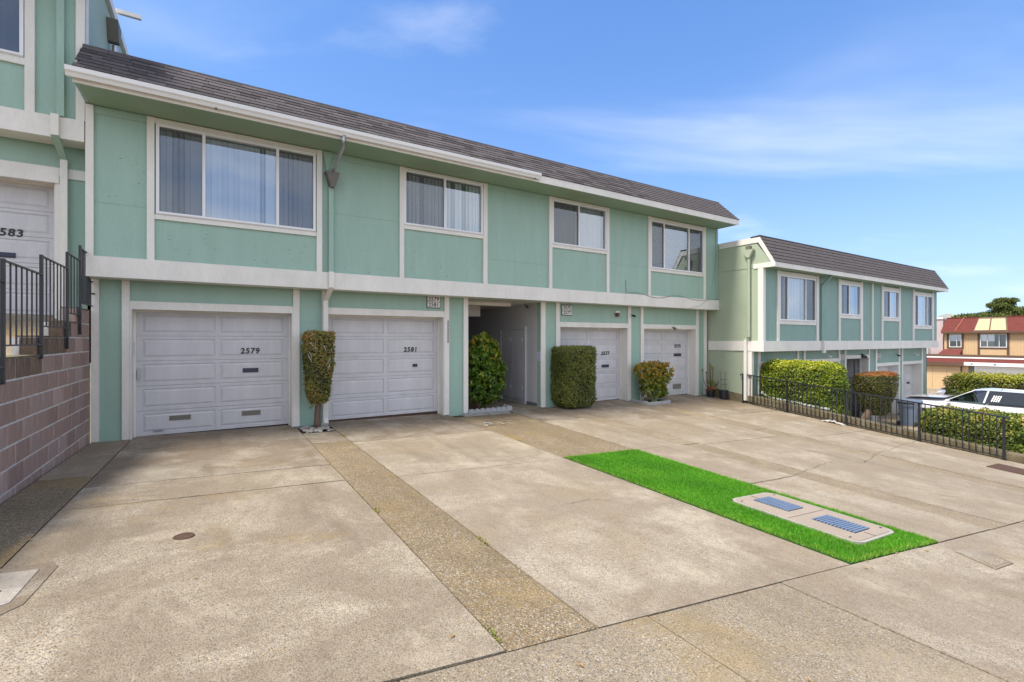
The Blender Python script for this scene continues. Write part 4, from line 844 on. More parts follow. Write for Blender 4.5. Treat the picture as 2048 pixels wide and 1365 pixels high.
def hedge(name, label, cat, c, h, m, n, leaf, width, tint, p=5.0, rot=0.0, taper=None, base=None, rough=0.02, group=None, spread=0.7, inner=0.8):
    """clipped shrub: leaf shell over a solid twig core with inner shade in its colour"""
    o = thing(name, label, cat, (c[0], c[1], base if base is not None else c[2] - h[2]), group)
    P, N, dep = box_surface(n, h, p, inner, rough)
    zz = P[:, 2] / h[2]
    if taper is not None:
        k = np.array([taper(z) for z in np.clip(zz, -1, 1)]); P[:, 0] *= k; P[:, 1] *= k
    pk = np.sin(P[:, 0] * 13.1 + P[:, 2] * 9.7) * np.sin(P[:, 1] * 12.3 - P[:, 2] * 14.9) * np.sin(P[:, 2] * 11.3 + P[:, 0] * 7.1 + 1.0) + RNG.normal(0, 0.10, n)
    st_ = RNG.uniform(size=n) < 0.035; P[st_] += N[st_] * RNG.uniform(0.01, 0.045, (st_.sum(), 1)) * (leaf / 0.045)
    ok = (np.abs(pk) < 0.62) | (dep > 0.55); P, N, dep, zz = P[ok], N[ok], dep[ok], zz[ok]; n = len(P)
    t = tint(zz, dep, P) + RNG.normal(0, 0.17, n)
    ca, sa = math.cos(rot), math.sin(rot); Q = P.copy(); Q[:, 0] = P[:, 0]*ca - P[:, 1]*sa; Q[:, 1] = P[:, 0]*sa + P[:, 1]*ca
    NN = N.copy(); NN[:, 0] = N[:, 0]*ca - N[:, 1]*sa; NN[:, 1] = N[:, 0]*sa + N[:, 1]*ca
    link('foliage', leaf_mesh('foliage', Q + np.array(c), NN, leaf, width, t, M[m], spread, 0.0, True), o)
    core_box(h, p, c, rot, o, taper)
    return o

def fit(xl, xr, v, hv, k=0.75):
    """centre and half width of a shrub whose outline spans photo columns xl..xr"""
    r_ = uvr(xr) * (v - hv * k if uvr(xr) > 0 else v + hv * k); l_ = uvr(xl) * (v + hv * k if uvr(xl) > 0 else v - hv * k)
    return (l_ + r_) / 2, (r_ - l_) / 2
# topiary between garages 2579 and 2581, in a bed of stones
VT = 10.10
ul, _, zt_ = on_v(602, 665, VT); ur, _, _ = on_v(671, 665, VT); zlow = on_v(632, 805, VT)[2]
tcx, th = fit(603, 670, VT, 0.26); tzc, thz = (zt_ + zlow) / 2, (zt_ - zlow) / 2
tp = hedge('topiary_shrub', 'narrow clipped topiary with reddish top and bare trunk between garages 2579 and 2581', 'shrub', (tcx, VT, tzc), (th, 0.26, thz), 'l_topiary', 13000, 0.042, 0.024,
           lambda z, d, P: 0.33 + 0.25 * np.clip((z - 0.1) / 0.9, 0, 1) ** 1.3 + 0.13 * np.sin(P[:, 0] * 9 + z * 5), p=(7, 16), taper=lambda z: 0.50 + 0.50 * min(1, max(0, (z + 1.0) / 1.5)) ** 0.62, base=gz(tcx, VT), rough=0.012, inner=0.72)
tr = MB().tube([(1.70, 10.08, -0.1), (1.69, 10.08, 0.05), (1.70, 10.09, 0.25), (1.73, 10.10, 0.55), (1.72, 10.1, 0.95)], 0.068, 9, 0.045); tr.tube([(1.70, 10.08, 0.30), (1.64, 10.05, 0.5), (1.58, 10.0, 0.65)], 0.025, 6, 0.01); tr.build('trunk', M['bark'], tp, smooth=True)
bw = []
for k in range(7):
    z0 = random.uniform(1.0, 1.75); u_ = random.uniform(ul + 0.12, ur - 0.1); bw.append([(u_, VT - 0.26, z0), (u_ + random.uniform(-0.05, 0.05), VT - 0.31, z0 + 0.06), (u_ + random.uniform(-0.12, 0.12), VT - 0.30, z0 + random.uniform(0.1, 0.2))])
q = MB(); [q.tube(b_, 0.004, 4) for b_ in bw]; q.build('bare_twigs', M['mortar'], tp, kind='stuff')
Pn = np.array([[1.60 + random.uniform(-0.08, 0.05), 10.02 + random.uniform(-0.06, 0.06), random.uniform(0.30, 0.58)] for k in range(60)])
tag_ = link('low_sprout', leaf_mesh('low_sprout', Pn, np.tile([-0.4, -1, 0.2], (60, 1)), 0.04, 0.02, RNG.uniform(0.3, 0.9, 60), M['l_topiary']), tp); tag_['kind'] = 'stuff'
bed = thing('pebble_bed', 'bed of rounded grey river stones round the topiary trunk', 'pebbles', (1.65, 10, -0.05))
pm = []
for k in range(4):
    q = MB(); q.lathe([(0.0, -0.5), (0.55, -0.42), (0.9, -0.15), (1.0, 0.1), (0.8, 0.38), (0.4, 0.5), (0.0, 0.53)], (0, 0, 0), 9)
    q.v = [(x * (1 + 0.12 * math.sin(3 * y + k)), y * (0.75 + 0.1 * k), z * 0.8) for x, y, z in q.v]; pm.append(q.mesh('pebble', M['stone'], True))
for k in range(110):
    u_, v_ = random.uniform(1.39, 1.93), random.uniform(9.66, 10.42); s_ = random.uniform(0.022, 0.05)
    o = link('pebble', random.choice(pm), bed, (u_, v_, gz(u_, v_) + s_ * 0.15), (random.uniform(-0.3, 0.3), random.uniform(-0.3, 0.3), random.uniform(0, 6))); o.scale = (s_, s_, s_)

# rosette bushes
def rosette_bush(name, label, c, h, m, nro, leaf, width, tint, base, per=9, lobes=None, cat='shrub'):
    o = thing(name, label, cat, (c[0], c[1], base)); Ps, Ns, Ts = [], [], []
    cents = []
    if lobes is None: lobes = [(0, 0, 0, 1, 1, 1)]
    for k in range(nro):
        lx, ly, lz, sx, sy, sz = lobes[int(RNG.integers(len(lobes)))]
        q = RNG.normal(size=3); q /= np.linalg.norm(q); rr2 = RNG.uniform(0.55, 1.0) ** 0.5
        ctr = np.array([lx * h[0] + q[0] * sx * h[0] * rr2, ly * h[1] + q[1] * sy * h[1] * rr2, lz * h[2] + q[2] * sz * h[2] * rr2]); dirn = q + np.array([0, -0.15, 0.55]); dirn /= np.linalg.norm(dirn)
        t0 = tint(ctr[2] / h[2]) + RNG.normal(0, 0.14)
        for i in range(per):
            Ps.append(ctr + RNG.normal(0, leaf * 0.12, 3)); Ns.append(dirn); Ts.append(t0 + RNG.normal(0, 0.08))
    P = np.array(Ps) + np.array(c); link('foliage', leaf_mesh('foliage', P, np.array(Ns), leaf, width, np.array(Ts), M[m], 0.55, 0.1), o)
    return o
AB = 10.85
ab = rosette_bush('shrub', 'tall loose green shrub at the mouth of the entry passage', (5.86, AB, 0.90), (0.56, 0.38, 0.94), 'l_bush', 1150, 0.10, 0.05, lambda z: 0.38 + 0.26 * max(0, z) ** 1.2, gz(5.9, AB), per=8, lobes=[(0,0,0.5,0.85,0.9,0.5),(0.15,0,-0.05,0.95,1,0.55),(-0.1,0,-0.5,0.9,1,0.45),(0.30,0,-0.45,0.75,0.9,0.45),(-0.3,-0.1,0.15,0.75,0.9,0.55),(0.25,0,0.3,0.6,0.8,0.4)])
q = MB()
for k in range(9):
    a = random.uniform(-0.3, 0.3); q.tube([(5.80 + a * 0.4, AB + random.uniform(-0.1, 0.1), gz(5.8, AB) - 0.05), (5.80 + a * 0.8, AB + random.uniform(-0.1, 0.1), 0.6), (5.80 + a * 1.2, AB, 1.5)], 0.014, 5, 0.006)
q.build('stems', M['redstem'], ab)
ed_ = thing('garden_edging', 'scalloped grey stone edging under the passage shrub', 'edging', (5.8, 10.45, -0.1))
sm_ = MB().prism([(-0.075, -0.1), (0.075, -0.1), (0.075, 0.04), (0.05, 0.075), (0.0, 0.09), (-0.05, 0.075), (-0.075, 0.04)], 'y', -0.025, 0.025).mesh('edging_stone', M['edging'])
for k in range(8): link('edging_stone', sm_, ed_, (5.33 + k * 0.152, 10.43 - 0.006 * (k % 2), gz(5.5, 10.4) + 0.02), (0, 0, random.uniform(-0.04, 0.04)))
for k in range(3): link('edging_stone', sm_, ed_, (6.50, 10.52 + k * 0.152, gz(6.4, 10.4) + 0.02), (0, 0, R(90)))
# white gravel squares
pav = thing('paving_stone', 'pair of pale pebble-faced paving squares before the passage shrub', 'paving', (5.6, 10.2, -0.1))
for a, b in ((5.0, 5.62), (5.66, 6.28)): sheet('paver', lambda u, v: gz(u, v) + 0.012, [a, b], [10.12, 10.36], ground_mat('pebble_paver', (0.38, 0.36, 0.33), [(0.5,0.48,0.45),(0.3,0.28,0.25),(0.62,0.6,0.57)], 0.9, 45, dark=0.1), pav, 0.03)
# broken chips of concrete
ch = thing('rubble', 'few broken chips of stone lying on the worn slab', 'rubble', (5.2, 9.2, -0.1))
for k in range(14):
    s_ = random.uniform(0.02, 0.06); u_, v_ = random.uniform(4.85, 5.9), random.uniform(8.88, 9.2); o = link('chip', pm[k % 4], ch, (u_, v_, gz(u_, v_) + 0.01), (0, 0, random.uniform(0, 6))); o.scale = (s_ * 1.5, s_, s_ * 0.5)

# broad cylinder hedge
cu = on_g(1146, 822); CVV = cu[1] + 0.45
cxc, chw = fit(1101, 1191, CVV, 0.40, 0.6); zt_ = on_v(1146, 695, CVV - 0.3)[2]; zb_ = gz(8.4, CVV) + 0.06
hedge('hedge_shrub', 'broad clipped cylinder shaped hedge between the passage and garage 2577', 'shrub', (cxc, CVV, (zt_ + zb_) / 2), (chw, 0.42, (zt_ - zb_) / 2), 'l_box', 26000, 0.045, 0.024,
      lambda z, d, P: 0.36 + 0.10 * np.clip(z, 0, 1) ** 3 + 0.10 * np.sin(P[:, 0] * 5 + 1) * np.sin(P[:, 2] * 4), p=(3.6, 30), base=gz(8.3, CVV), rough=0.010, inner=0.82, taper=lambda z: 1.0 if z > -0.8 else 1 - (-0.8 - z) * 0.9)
# jade plant in a bordered bed
jc = (11.05, 10.02)
ja = rosette_bush('succulent_bush', 'spreading orange and green succulent bush between garages 2577 and 2575', (11.40, jc[1], 0.45), (0.72, 0.36, 0.60), 'l_jade', 700, 0.075, 0.042, lambda z: 0.26 + 0.34 * max(-0.4, z), gz(*jc), per=9,
                  lobes=[(-0.55,0,0.5,0.5,0.9,0.42),(0.05,0,0.52,0.55,0.9,0.45),(0.62,0,0.40,0.42,0.8,0.5),(-0.2,0,-0.05,0.55,0.9,0.4),(0.35,0,0.05,0.5,0.8,0.4),(-0.25,0,-0.5,0.45,0.8,0.35),(0.35,0,-0.6,0.3,0.7,0.28)])
q = MB()
for k in range(9):
    a = random.uniform(-1, 1); q.tube([(11.30 + 0.08 * a, jc[1] - 0.1, gz(*jc)), (11.32 + 0.22 * a, jc[1] - 0.05 + random.uniform(-0.1, 0.1), 0.25), (11.40 + 0.5 * a, jc[1], 0.75)], 0.022, 6, 0.010)
q.build('stems', M['stem'], ja)
pb = thing('planter_border', 'low grey concrete border round the succulent bed', 'planter', (11.2, 9.9, -0.2))
x0, x1, y0, y1 = 10.80, 11.80, 9.72, 10.40
def gbox(u0, u1, v0, v1, h, name, m, parent):
    b = MB(); z = gz((u0 + u1) / 2, (v0 + v1) / 2); return b.box(u0, u1, v0, v1, z - 0.08, z + h).build(name, m, parent)
gbox(x0, x1, y0, y0 + 0.06, 0.085, 'border_block', M['edging'], pb); gbox(x0, x0 + 0.06, y0 + 0.061, y1, 0.085, 'border_block', M['edging'], pb); gbox(x1 - 0.06, x1, y0 + 0.061, y1, 0.085, 'border_block', M['edging'], pb); gbox(x0 + 0.061, x1 - 0.061, y0 + 0.061, y1, 0.03, 'bed_soil', M['soil'], pb)
# pots
def pot(c, r, h, name, label):
    o = thing(name, label, 'potted plant', (c[0], c[1], gz(*c))); z = gz(*c) + 0.005
    MB().lathe([(r * 0.82, 0), (r * 0.98, h * 0.9), (r * 1.06, h * 0.91), (r * 1.06, h), (r * 0.94, h), (r * 0.92, h * 0.9), (0.001, h * 0.9)], (*c, z), 20).build('pot', M['pot'], o, smooth=False); return o, z + h
p1, z1_ = pot((14.36, 10.16), 0.135, 0.25, 'potted_plant', 'black pot with branching bare-stemmed succulent beside garage 2575')
tips = []
q = MB()
for k, (a, b, h_) in enumerate([(-0.36, 0.05, 0.86), (-0.24, 0.0, 0.74), (-0.12, -0.1, 1.02), (0.08, 0.1, 1.10), (0.20, 0.05, 0.92), (0.42, -0.08, 0.85), (0.34, -0.15, 0.62), (0.0, 0.0, 0.55)]):
    e = (14.36 + a, 10.16 + b, z1_ + h_ * 0.78); q.tube([(14.36 + a * 0.15, 10.16, z1_ - 0.03), (14.36 + a * 0.85, 10.16 + b * 0.6, z1_ + h_ * 0.3), e], 0.012, 6, 0.009); tips.append(e)
q.build('stems', M['redstem'], p1)
Ps = np.concatenate([np.tile(t, (14, 1)) for t in tips] + [np.array([[14.36, 10.12, z1_ + 0.02]]) + RNG.normal(0, [0.10, 0.08, 0.05], (90, 3)), np.array([[14.36, 10.1, z1_ + 0.22]]) + RNG.normal(0, [0.07, 0.06, 0.06], (110, 3))])
Tn = np.concatenate([np.full(14 * len(tips), 0.45), np.full(90, 0.85), np.full(110, 0.12)]) + RNG.normal(0, 0.1, len(Ps))
link('foliage', leaf_mesh('foliage', Ps, np.tile([0, -0.2, 1.0], (len(Ps), 1)), 0.06, 0.026, Tn, M['l_jade'], 0.8), p1)
p2, z2_ = pot((14.44, 9.72), 0.14, 0.30, 'potted_trellis', 'square black pot holding a thin wire trellis beside the curb')
q = MB()
for a, b in ((-0.1, 0.0), (-0.03, 0.08), (0.04, -0.05), (0.10, 0.03)): q.tube([(14.44 + a * 0.9, 9.72 + b, z2_ - 0.04), (14.44 + a * 1.3, 9.72 + b * 1.2, z2_ + 0.62)], 0.006, 5)
for zz_ in (0.2, 0.36): q.tube([(14.44 + math.cos(t) * 0.115, 9.72 + math.sin(t) * 0.09, z2_ + zz_) for t in np.linspace(0, 6.28, 13)], 0.005, 4)
q.build('trellis', M['leader'], p2)

# ------------------------------------------------------------------ turf with utility vault
tg = [on_g(1135, 915), on_g(1283, 903), on_g(1865, 1083), on_g(1690, 1127)]
tu0, tu1, tv0, tv1 = 4.735, 6.345, VE + 0.0, 5.99
VX0, VX1, VY0, VY1 = 5.29, 6.17, 2.10, 3.50
def ground_polar(): pass
lawn = sheet('artificial_lawn', lambda u, v: gz(u, v) + 0.004, lin(tu0, tu1), lin(tv0, tv1), M['turf'], kind='structure', skirt=0.02, warp=lambda u, v: v + (VEF(u) + 0.01 - tv0) * (tv1 - v) / (tv1 - tv0))
n = 150000
uu = RNG.uniform(tu0, tu1, n); vv = RNG.uniform(tv0, tv1, n)
lo_ = 2.325 - 0.081 * uu + 0.01; vv = lo_ + (vv - tv0) * (tv1 - lo_) / (tv1 - tv0)
uu += 0.010 * np.sin(vv * 23) * (np.abs(uu - 5.54) > 0.75) + RNG.normal(0, 0.006, n); vv += RNG.normal(0, 0.010, n) * (vv < lo_ + 0.06)
keep = ~((uu > VX0 + 0.01) & (uu < VX1 - 0.01) & (vv > VY0 + 0.01) & (vv < VY1 - 0.01)); uu, vv = uu[keep], vv[keep]; n = len(uu)
w_ = 10.5 - np.maximum(vv, 1.9); zz = -0.045 - 0.0125 * (uu + 1.2) + (0.017 - 0.0076 * uu) * w_ + 0.002
B_ = np.stack([uu, vv, zz], 1); hh = RNG.uniform(0.018, 0.042, (n, 1)) * (1 + 0.25 * np.sin(uu * 31 + vv * 17) * np.sin(vv * 27 - uu * 13))[:, None]; lean = RNG.normal(0, 0.45, (n, 2)); tip = B_ + np.concatenate([lean * hh, hh], 1)
an = RNG.uniform(0, 6.28, n); sd = np.stack([np.cos(an), np.sin(an), np.zeros(n)], 1) * RNG.uniform(0.0016, 0.003, (n, 1))
V3 = np.stack([B_ - sd, B_ + sd, tip], 1).reshape(-1, 3)
me = bpy.data.meshes.new('turf_grass'); me.vertices.add(3 * n); me.vertices.foreach_set('co', V3.astype(np.float32).ravel()); me.loops.add(3 * n); me.loops.foreach_set('vertex_index', np.arange(3 * n, dtype=np.int32)); me.polygons.add(n); me.polygons.foreach_set('loop_start', np.arange(0, 3 * n, 3, dtype=np.int32)); me.update(calc_edges=True)
tn = 0.5 + 0.16 * np.sin(uu * 5 + vv * 2.1) * np.sin(vv * 3.3 - uu) + RNG.normal(0, 0.17, n); edge = np.minimum(np.minimum(uu - tu0, tu1 - uu), np.minimum(vv - lo_[keep], tv1 - vv)); tn = np.where(((edge < 0.05) & (RNG.uniform(size=n) < 0.45)) | (RNG.uniform(size=n) < 0.03 + 0.10 * (np.sin(uu * 3.1 + 1) * np.sin(vv * 2.3) > 0.6)), 0.98, np.minimum(tn, 0.9))
at = me.attributes.new('tint', 'FLOAT', 'FACE'); at.data.foreach_set('value', np.clip(tn, 0, 1).astype(np.float32)); me.materials.append(M['blade'])
gr = link('turf_grass', me); gr['kind'] = 'stuff'; tag(gr, 'bright green artificial turf strip between the two driveways', 'turf')
va = thing('utility_vault', 'pale concrete utility box cover with two blue grilles set in the turf', 'utility box', (5.74, 2.8, -0.3))
def vz(u, v): return gz(u, v) + 0.030
def rrect(x0, x1, y0, y1, r, n=6, only=None):
    pts = []
    for (cx, cy, a0_) in ((x1 - r, y1 - r, 0), (x0 + r, y1 - r, 90), (x0 + r, y0 + r, 180), (x1 - r, y0 + r, 270)):
        for k in range(n + 1): t = R(a0_ + 90 * k / n); pts.append((cx + r * math.cos(t), cy + r * math.sin(t)))
    return pts
def poly_sheet(pts, top, thick, name, m, parent):
    b = MB(); n = len(pts); b.v = [(x, y, gz(x, y) + top) for x, y in pts] + [(x, y, gz(x, y) + top - thick) for x, y in pts]
    b.f = [tuple(range(n))] + [(i, n + i, n + (i + 1) % n, (i + 1) % n) for i in range(n)]; return b.build(name, m, parent)
poly_sheet(rrect(VX0, VX1, VY0, VY1, 0.13), 0.032, 0.12, 'vault_rim', M['concbox_rim'], va)
vm = (VY0 + VY1) / 2
for lo, hi in ((VY0 + 0.035, vm - 0.006), (vm + 0.006, VY1 - 0.035)):
    pts = [p_ for p_ in rrect(VX0 + 0.035, VX1 - 0.035, VY0 + 0.035, VY1 - 0.035, 0.10)]; pts = [(x, min(max(y, lo), hi)) for x, y in pts]
    seen = []; [seen.append(p_) for p_ in pts if not seen or (abs(p_[0] - seen[-1][0]) + abs(p_[1] - seen[-1][1])) > 1e-4]
    lid = poly_sheet(seen, 0.038, 0.02, 'lid', M['concbox'], va)
    my = (lo + hi) / 2; gx0, gx1, gy0, gy1 = 5.56, 5.90, my - 0.21, my + 0.21
    gr_ = poly_sheet([(gx0, gy0), (gx1, gy0), (gx1, gy1), (gx0, gy1)], 0.0395, 0.003, 'grille', M['void'], va)
    for k in range(12):
        y_ = gy0 + (k + 0.5) * 0.42 / 12; w2 = 0.0105
        MB().hexa([(gx0, y_-w2, gz(gx0,y_)+0.040), (gx1, y_-w2, gz(gx1,y_)+0.040), (gx1, y_+w2, gz(gx1,y_)+0.040), (gx0, y_+w2, gz(gx0,y_)+0.040), (gx0, y_-w2, gz(gx0,y_)+0.048), (gx1, y_-w2, gz(gx1,y_)+0.048), (gx1, y_+w2, gz(gx1,y_)+0.052), (gx0, y_+w2, gz(gx0,y_)+0.052)]).build('grille_bar', M['grille'], gr_)
    for bx, by in ((VX0 + 0.09, lo + 0.09 if lo < 2.5 else hi - 0.09), (VX1 - 0.09, lo + 0.09 if lo < 2.5 else hi - 0.09)):
        poly_sheet([(bx + 0.022 * math.cos(t), by + 0.012 * math.sin(t)) for t in np.linspace(0, 5.7, 10)], 0.0395, 0.002, 'bolt_hole', M['void'], lid)
    poly_sheet([(5.70, my + (0.33 if lo > 2.5 else -0.33)), (5.715, my + (0.33 if lo > 2.5 else -0.33)), (5.715, my + (0.23 if lo > 2.5 else -0.23)), (5.70, my + (0.23 if lo > 2.5 else -0.23))], 0.0395, 0.002, 'lift_slot', M['rust'], lid)
# covers in the paving
cc = on_g(367, 1074); o = MB(); n = 24
o.v = [(cc[0] + r * math.cos(t), cc[1] + r * math.sin(t), gz(cc[0], cc[1]) + z) for r, z in ((0.078, 0.003), (0.075, 0.0075), (0.062, 0.0075), (0.058, 0.0055), (0.010, 0.0065)) for t in np.linspace(0, 2 * math.pi, n, endpoint=False)]
o.f = [(i*n+k, i*n+(k+1) % n, (i+1)*n+(k+1) % n, (i+1)*n+k) for i in range(4) for k in range(n)] + [tuple(range(4*n, 5*n))]
tag(o.build('cleanout_cover', M['rust']), 'small round rusty cleanout cover set in the first driveway slab', 'drain cover')
LIDM = ground_mat('meter_lid', (0.50, 0.46, 0.41), STONES, 0.1, 90, dark=0.6, stain=(0.26,0.22,0.17), moss=0.2, seed=5.0, contrast=0.5)
mb = thing('meter_box', 'pale concrete meter box lid at the edge of the first driveway', 'meter box', (-1.15, 4.2, 0.1))
poly_sheet([(-1.62, 3.82), (-1.05, 3.82), (-0.98, 3.92), (-0.95, 4.50), (-1.0, 4.60), (-1.62, 4.62)], 0.0065, 0.008, 'lid_frame', M['smooth'], mb)
poly_sheet([(-1.60, 3.90), (-1.13, 3.90), (-1.05, 3.97), (-1.04, 4.48), (-1.60, 4.52)], 0.011, 0.008, 'lid', LIDM, mb)
poly_sheet([(-1.18, 4.16), (-1.14, 4.16), (-1.14, 4.18), (-1.18, 4.18)], 0.0125, 0.001, 'lift_slot', M['void'], mb)
vb_ = thing('valve_box', 'old worn rectangular valve lid in the sidewalk beyond the turf', 'valve box', (6.25, 1.45, -0.4))
poly_sheet([(5.93, 1.30), (6.32, 1.27), (6.60, 1.58), (6.14, 1.63)], 0.010, 0.02, 'lid', M['smooth'], vb_); poly_sheet([(5.99, 1.32), (6.28, 1.30), (6.38, 1.42), (6.08, 1.45)], 0.0135, 0.02, 'worn_patch', M['walk'], vb_)
tag(sheet('steel_plate', lambda u, v: gz(u, v) + 0.016, [12.95, 13.75], [2.25, 2.98], M['rust'], skirt=0.03), 'rusty flat steel plate on the paving near the foot of the sloping railing', 'plate')
# litter
lf = MB()
for k in range(150):
    u_, v_ = (random.uniform(-1.7, 14), random.uniform(1.2, 10)) if k < 70 else ((random.uniform(4.7, 6.4), random.uniform(1.75, 2.05)) if k < 100 else (random.uniform(-1.78, -1.1), random.uniform(4, 8)) if k < 115 else (14.3 + random.uniform(-0.3, 0.2), random.uniform(3, 9)))
    a = random.uniform(0, 6.28); s_ = random.uniform(0.008, 0.022); z_ = gz(u_, v_) + 0.008 + (0.035 if 4.74 < u_ < 6.34 and 2.1 < v_ < 6 else 0); c_, d_ = math.cos(a) * s_, math.sin(a) * s_
    lf.quad((u_ - c_, v_ - d_, z_), (u_ + d_ * 0.5, v_ - c_ * 0.5, z_ + 0.005), (u_ + c_, v_ + d_, z_ + 0.002), (u_ - d_ * 0.5, v_ + c_ * 0.5, z_ + 0.006))
o = lf.build('fallen_leaves', M['litter'], kind='stuff'); tag(o, 'dry brown leaves scattered over the paving', 'leaves')
Pw = []
for (u_, va_, vb2) in ((1.97, 3.5, 3.75), (1.36, 4.7, 4.85), (1.36, 2.3, 2.5), (4.73, 7.2, 7.4), (1.97, 8.9, 9.3)):
    for k in range(60): Pw.append((u_ + random.uniform(-0.012, 0.012), random.uniform(va_, vb2), gz(u_, va_) + 0.0))
Pw = np.array(Pw); o = link('joint_weeds', leaf_mesh('joint_weeds', Pw, np.tile([0, 0, 1.0], (len(Pw), 1)), 0.022, 0.008, RNG.uniform(0.4, 0.9, len(Pw)), M['l_ivy'], 0.8)); o['kind'] = 'stuff'; tag(o, 'tiny green weeds sprouting from the slab joints', 'weeds')

for pts in ([(1722, 928), (1745, 916), (1752, 908), (1778, 900), (1800, 892), (1838, 882)], [(1540, 962), (1600, 948), (1640, 931), (1672, 923)], [(185, 1012), (240, 1003), (330, 1001), (420, 990)], [(300, 905), (350, 897), (410, 899), (470, 890)], [(1130, 1010), (1180, 1000), (1235, 1003)]):
    ck = MB(); g_ = [on_g(*p_) for p_ in pts]; fine_ = []
    for (a, b_) in zip(g_, g_[1:]):
        for k in range(5): t_ = k / 5; fine_.append((a[0] + (b_[0] - a[0]) * t_ + random.uniform(-0.015, 0.015), a[1] + (b_[1] - a[1]) * t_ + random.uniform(-0.02, 0.02)))
    for k in range(len(fine_) - 1):
        (xa, ya), (xb, yb) = fine_[k], fine_[k + 1]; wa = 0.0015 + 0.0022 * math.sin(k * 1.3) ** 2
        ck.quad((xa, ya - wa, gz(xa, ya) + 0.0105), (xb, yb - wa, gz(xb, yb) + 0.0105), (xb, yb + wa, gz(xb, yb) + 0.0105), (xa, ya + wa, gz(xa, ya) + 0.0105))
    ck.build('crack', M['soil'], drive)
# ------------------------------------------------------------------ planting and things below the railing
def run_hedge(name, label, u0, u1, v0, v1, z0, z1, m, n, leaf, width, tint, p=6, **k):
    return hedge(name, label, 'hedge', ((u0 + u1) / 2, (v0 + v1) / 2, (z0 + z1) / 2), ((u1 - u0) / 2, (v1 - v0) / 2, (z1 - z0) / 2), m, n, leaf, width, tint, p, **k)
run_hedge('hedge', 'rounded bright yellow-green hedge behind the upper end of the sloping railing', 14.99, 16.15, 6.62, 8.98, -0.75, 1.00, 'l_bright', 30000, 0.06, 0.034, lambda z, d, P: 0.27 + 0.44 * np.clip((z - 0.45) / 0.55, 0, 1) ** 1.5 + 0.09 * np.sin(P[:, 1] * 7 + z * 6), p=(5, 5.5), base=-1.3, rough=0.02, inner=0.75)  # tint climbs near the top: sun on it put into leaf colour
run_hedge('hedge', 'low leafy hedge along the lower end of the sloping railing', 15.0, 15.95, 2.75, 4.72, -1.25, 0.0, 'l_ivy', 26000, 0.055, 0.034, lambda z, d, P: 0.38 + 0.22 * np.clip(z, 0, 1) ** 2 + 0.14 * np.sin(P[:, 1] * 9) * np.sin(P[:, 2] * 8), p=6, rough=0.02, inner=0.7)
run_hedge('hedge', 'long tall green hedge beyond the white car', 31.0, 32.2, 1.5, 8.72, -2.6, 0.02, 'l_far', 42000, 0.09, 0.05, lambda z, d, P: 0.36 + 0.45 * np.clip((z - 0.55) / 0.45, 0, 1) ** 2 + 0.12 * np.sin(P[:, 1] * 3.1) * np.sin(P[:, 2] * 5), p=9, rough=0.035, inner=0.7)  # upper leaves carry the overhead sun in a lighter tint
SV = 7.9
sxc, shw = fit(1706, 1797, SV, 0.45, 0.85); ul, ur = sxc - shw, sxc + shw; zt_ = on_v(1750, 747, SV)[2]; zb_ = on_v(1750, 828, SV)[2]
sh = hedge('topiary_shrub', 'dark clipped shrub with rusty flat top and stout trunk before the gated passage', 'shrub', ((ul + ur) / 2, SV, (zt_ + zb_) / 2), (shw, 0.45, (zt_ - zb_) / 2), 'l_dark', 20000, 0.055, 0.028,
           lambda z, d, P: 0.34 + 0.62 * (z > 0.90) + 0.05 * np.sin(P[:, 0] * 4), p=(5, 14), taper=lambda z: 0.55 + 0.45 * min(1, max(0, (z + 1.0) / 1.25)) ** 0.7, base=-1.7, rough=0.02, inner=0.75)
tb = on_v(1726, 836, SV); MB().tube([(tb[0] + 0.1, SV, -1.8), (tb[0] + 0.15, SV, -1.2), ((ul + ur) / 2 - 0.2, SV, zb_ + 0.4)], 0.14, 10, 0.10).build('trunk', M['bark'], sh, smooth=True)
tag(MB().box(22.35, 22.75, 8.45, 8.85, -1.75, -1.25).box(22.33, 22.77, 8.43, 8.87, -1.25, -1.21).build('utility_cabinet', M['pvc']), 'pale box standing behind the trunk of the dark clipped shrub', 'cabinet')
tag(MB().tube([(15.03, 8.75, -0.02), (15.03, 8.5, -0.16), (15.03, 7.4, -0.27), (15.03, 6.75, -0.33)], 0.045, 10).build('drain_pipe', M['pvc'], smooth=True), 'white plastic drain pipe lying along the curb under the bright hedge', 'pipe')
# crumpled litter by the railing foot
q = MB(); gx = lin(0, 1, 0.08); bu, bv = 14.50, 6.72
for j in range(len(gx)):
    for i in range(7): q.v.append((bu - 0.10 + i * 0.03, bv - gx[j] * 0.6 + 0.03 * math.sin(i * 1.9 + j), gz(bu, bv - gx[j] * 0.6) + 0.008 + abs(math.sin(i * 2.1 + j * 1.7)) * 0.085 * math.sin(math.pi * gx[j]) * random.uniform(0.3, 1.0)))
for j in range(len(gx) - 1):
    for i in range(6): q.f.append((j*7+i, j*7+i+1, j*7+i+8, j*7+i+7))
tag(q.build('crumpled_bag', M['bag']), 'crumpled white plastic sheet lying at the foot of the sloping railing', 'litter')
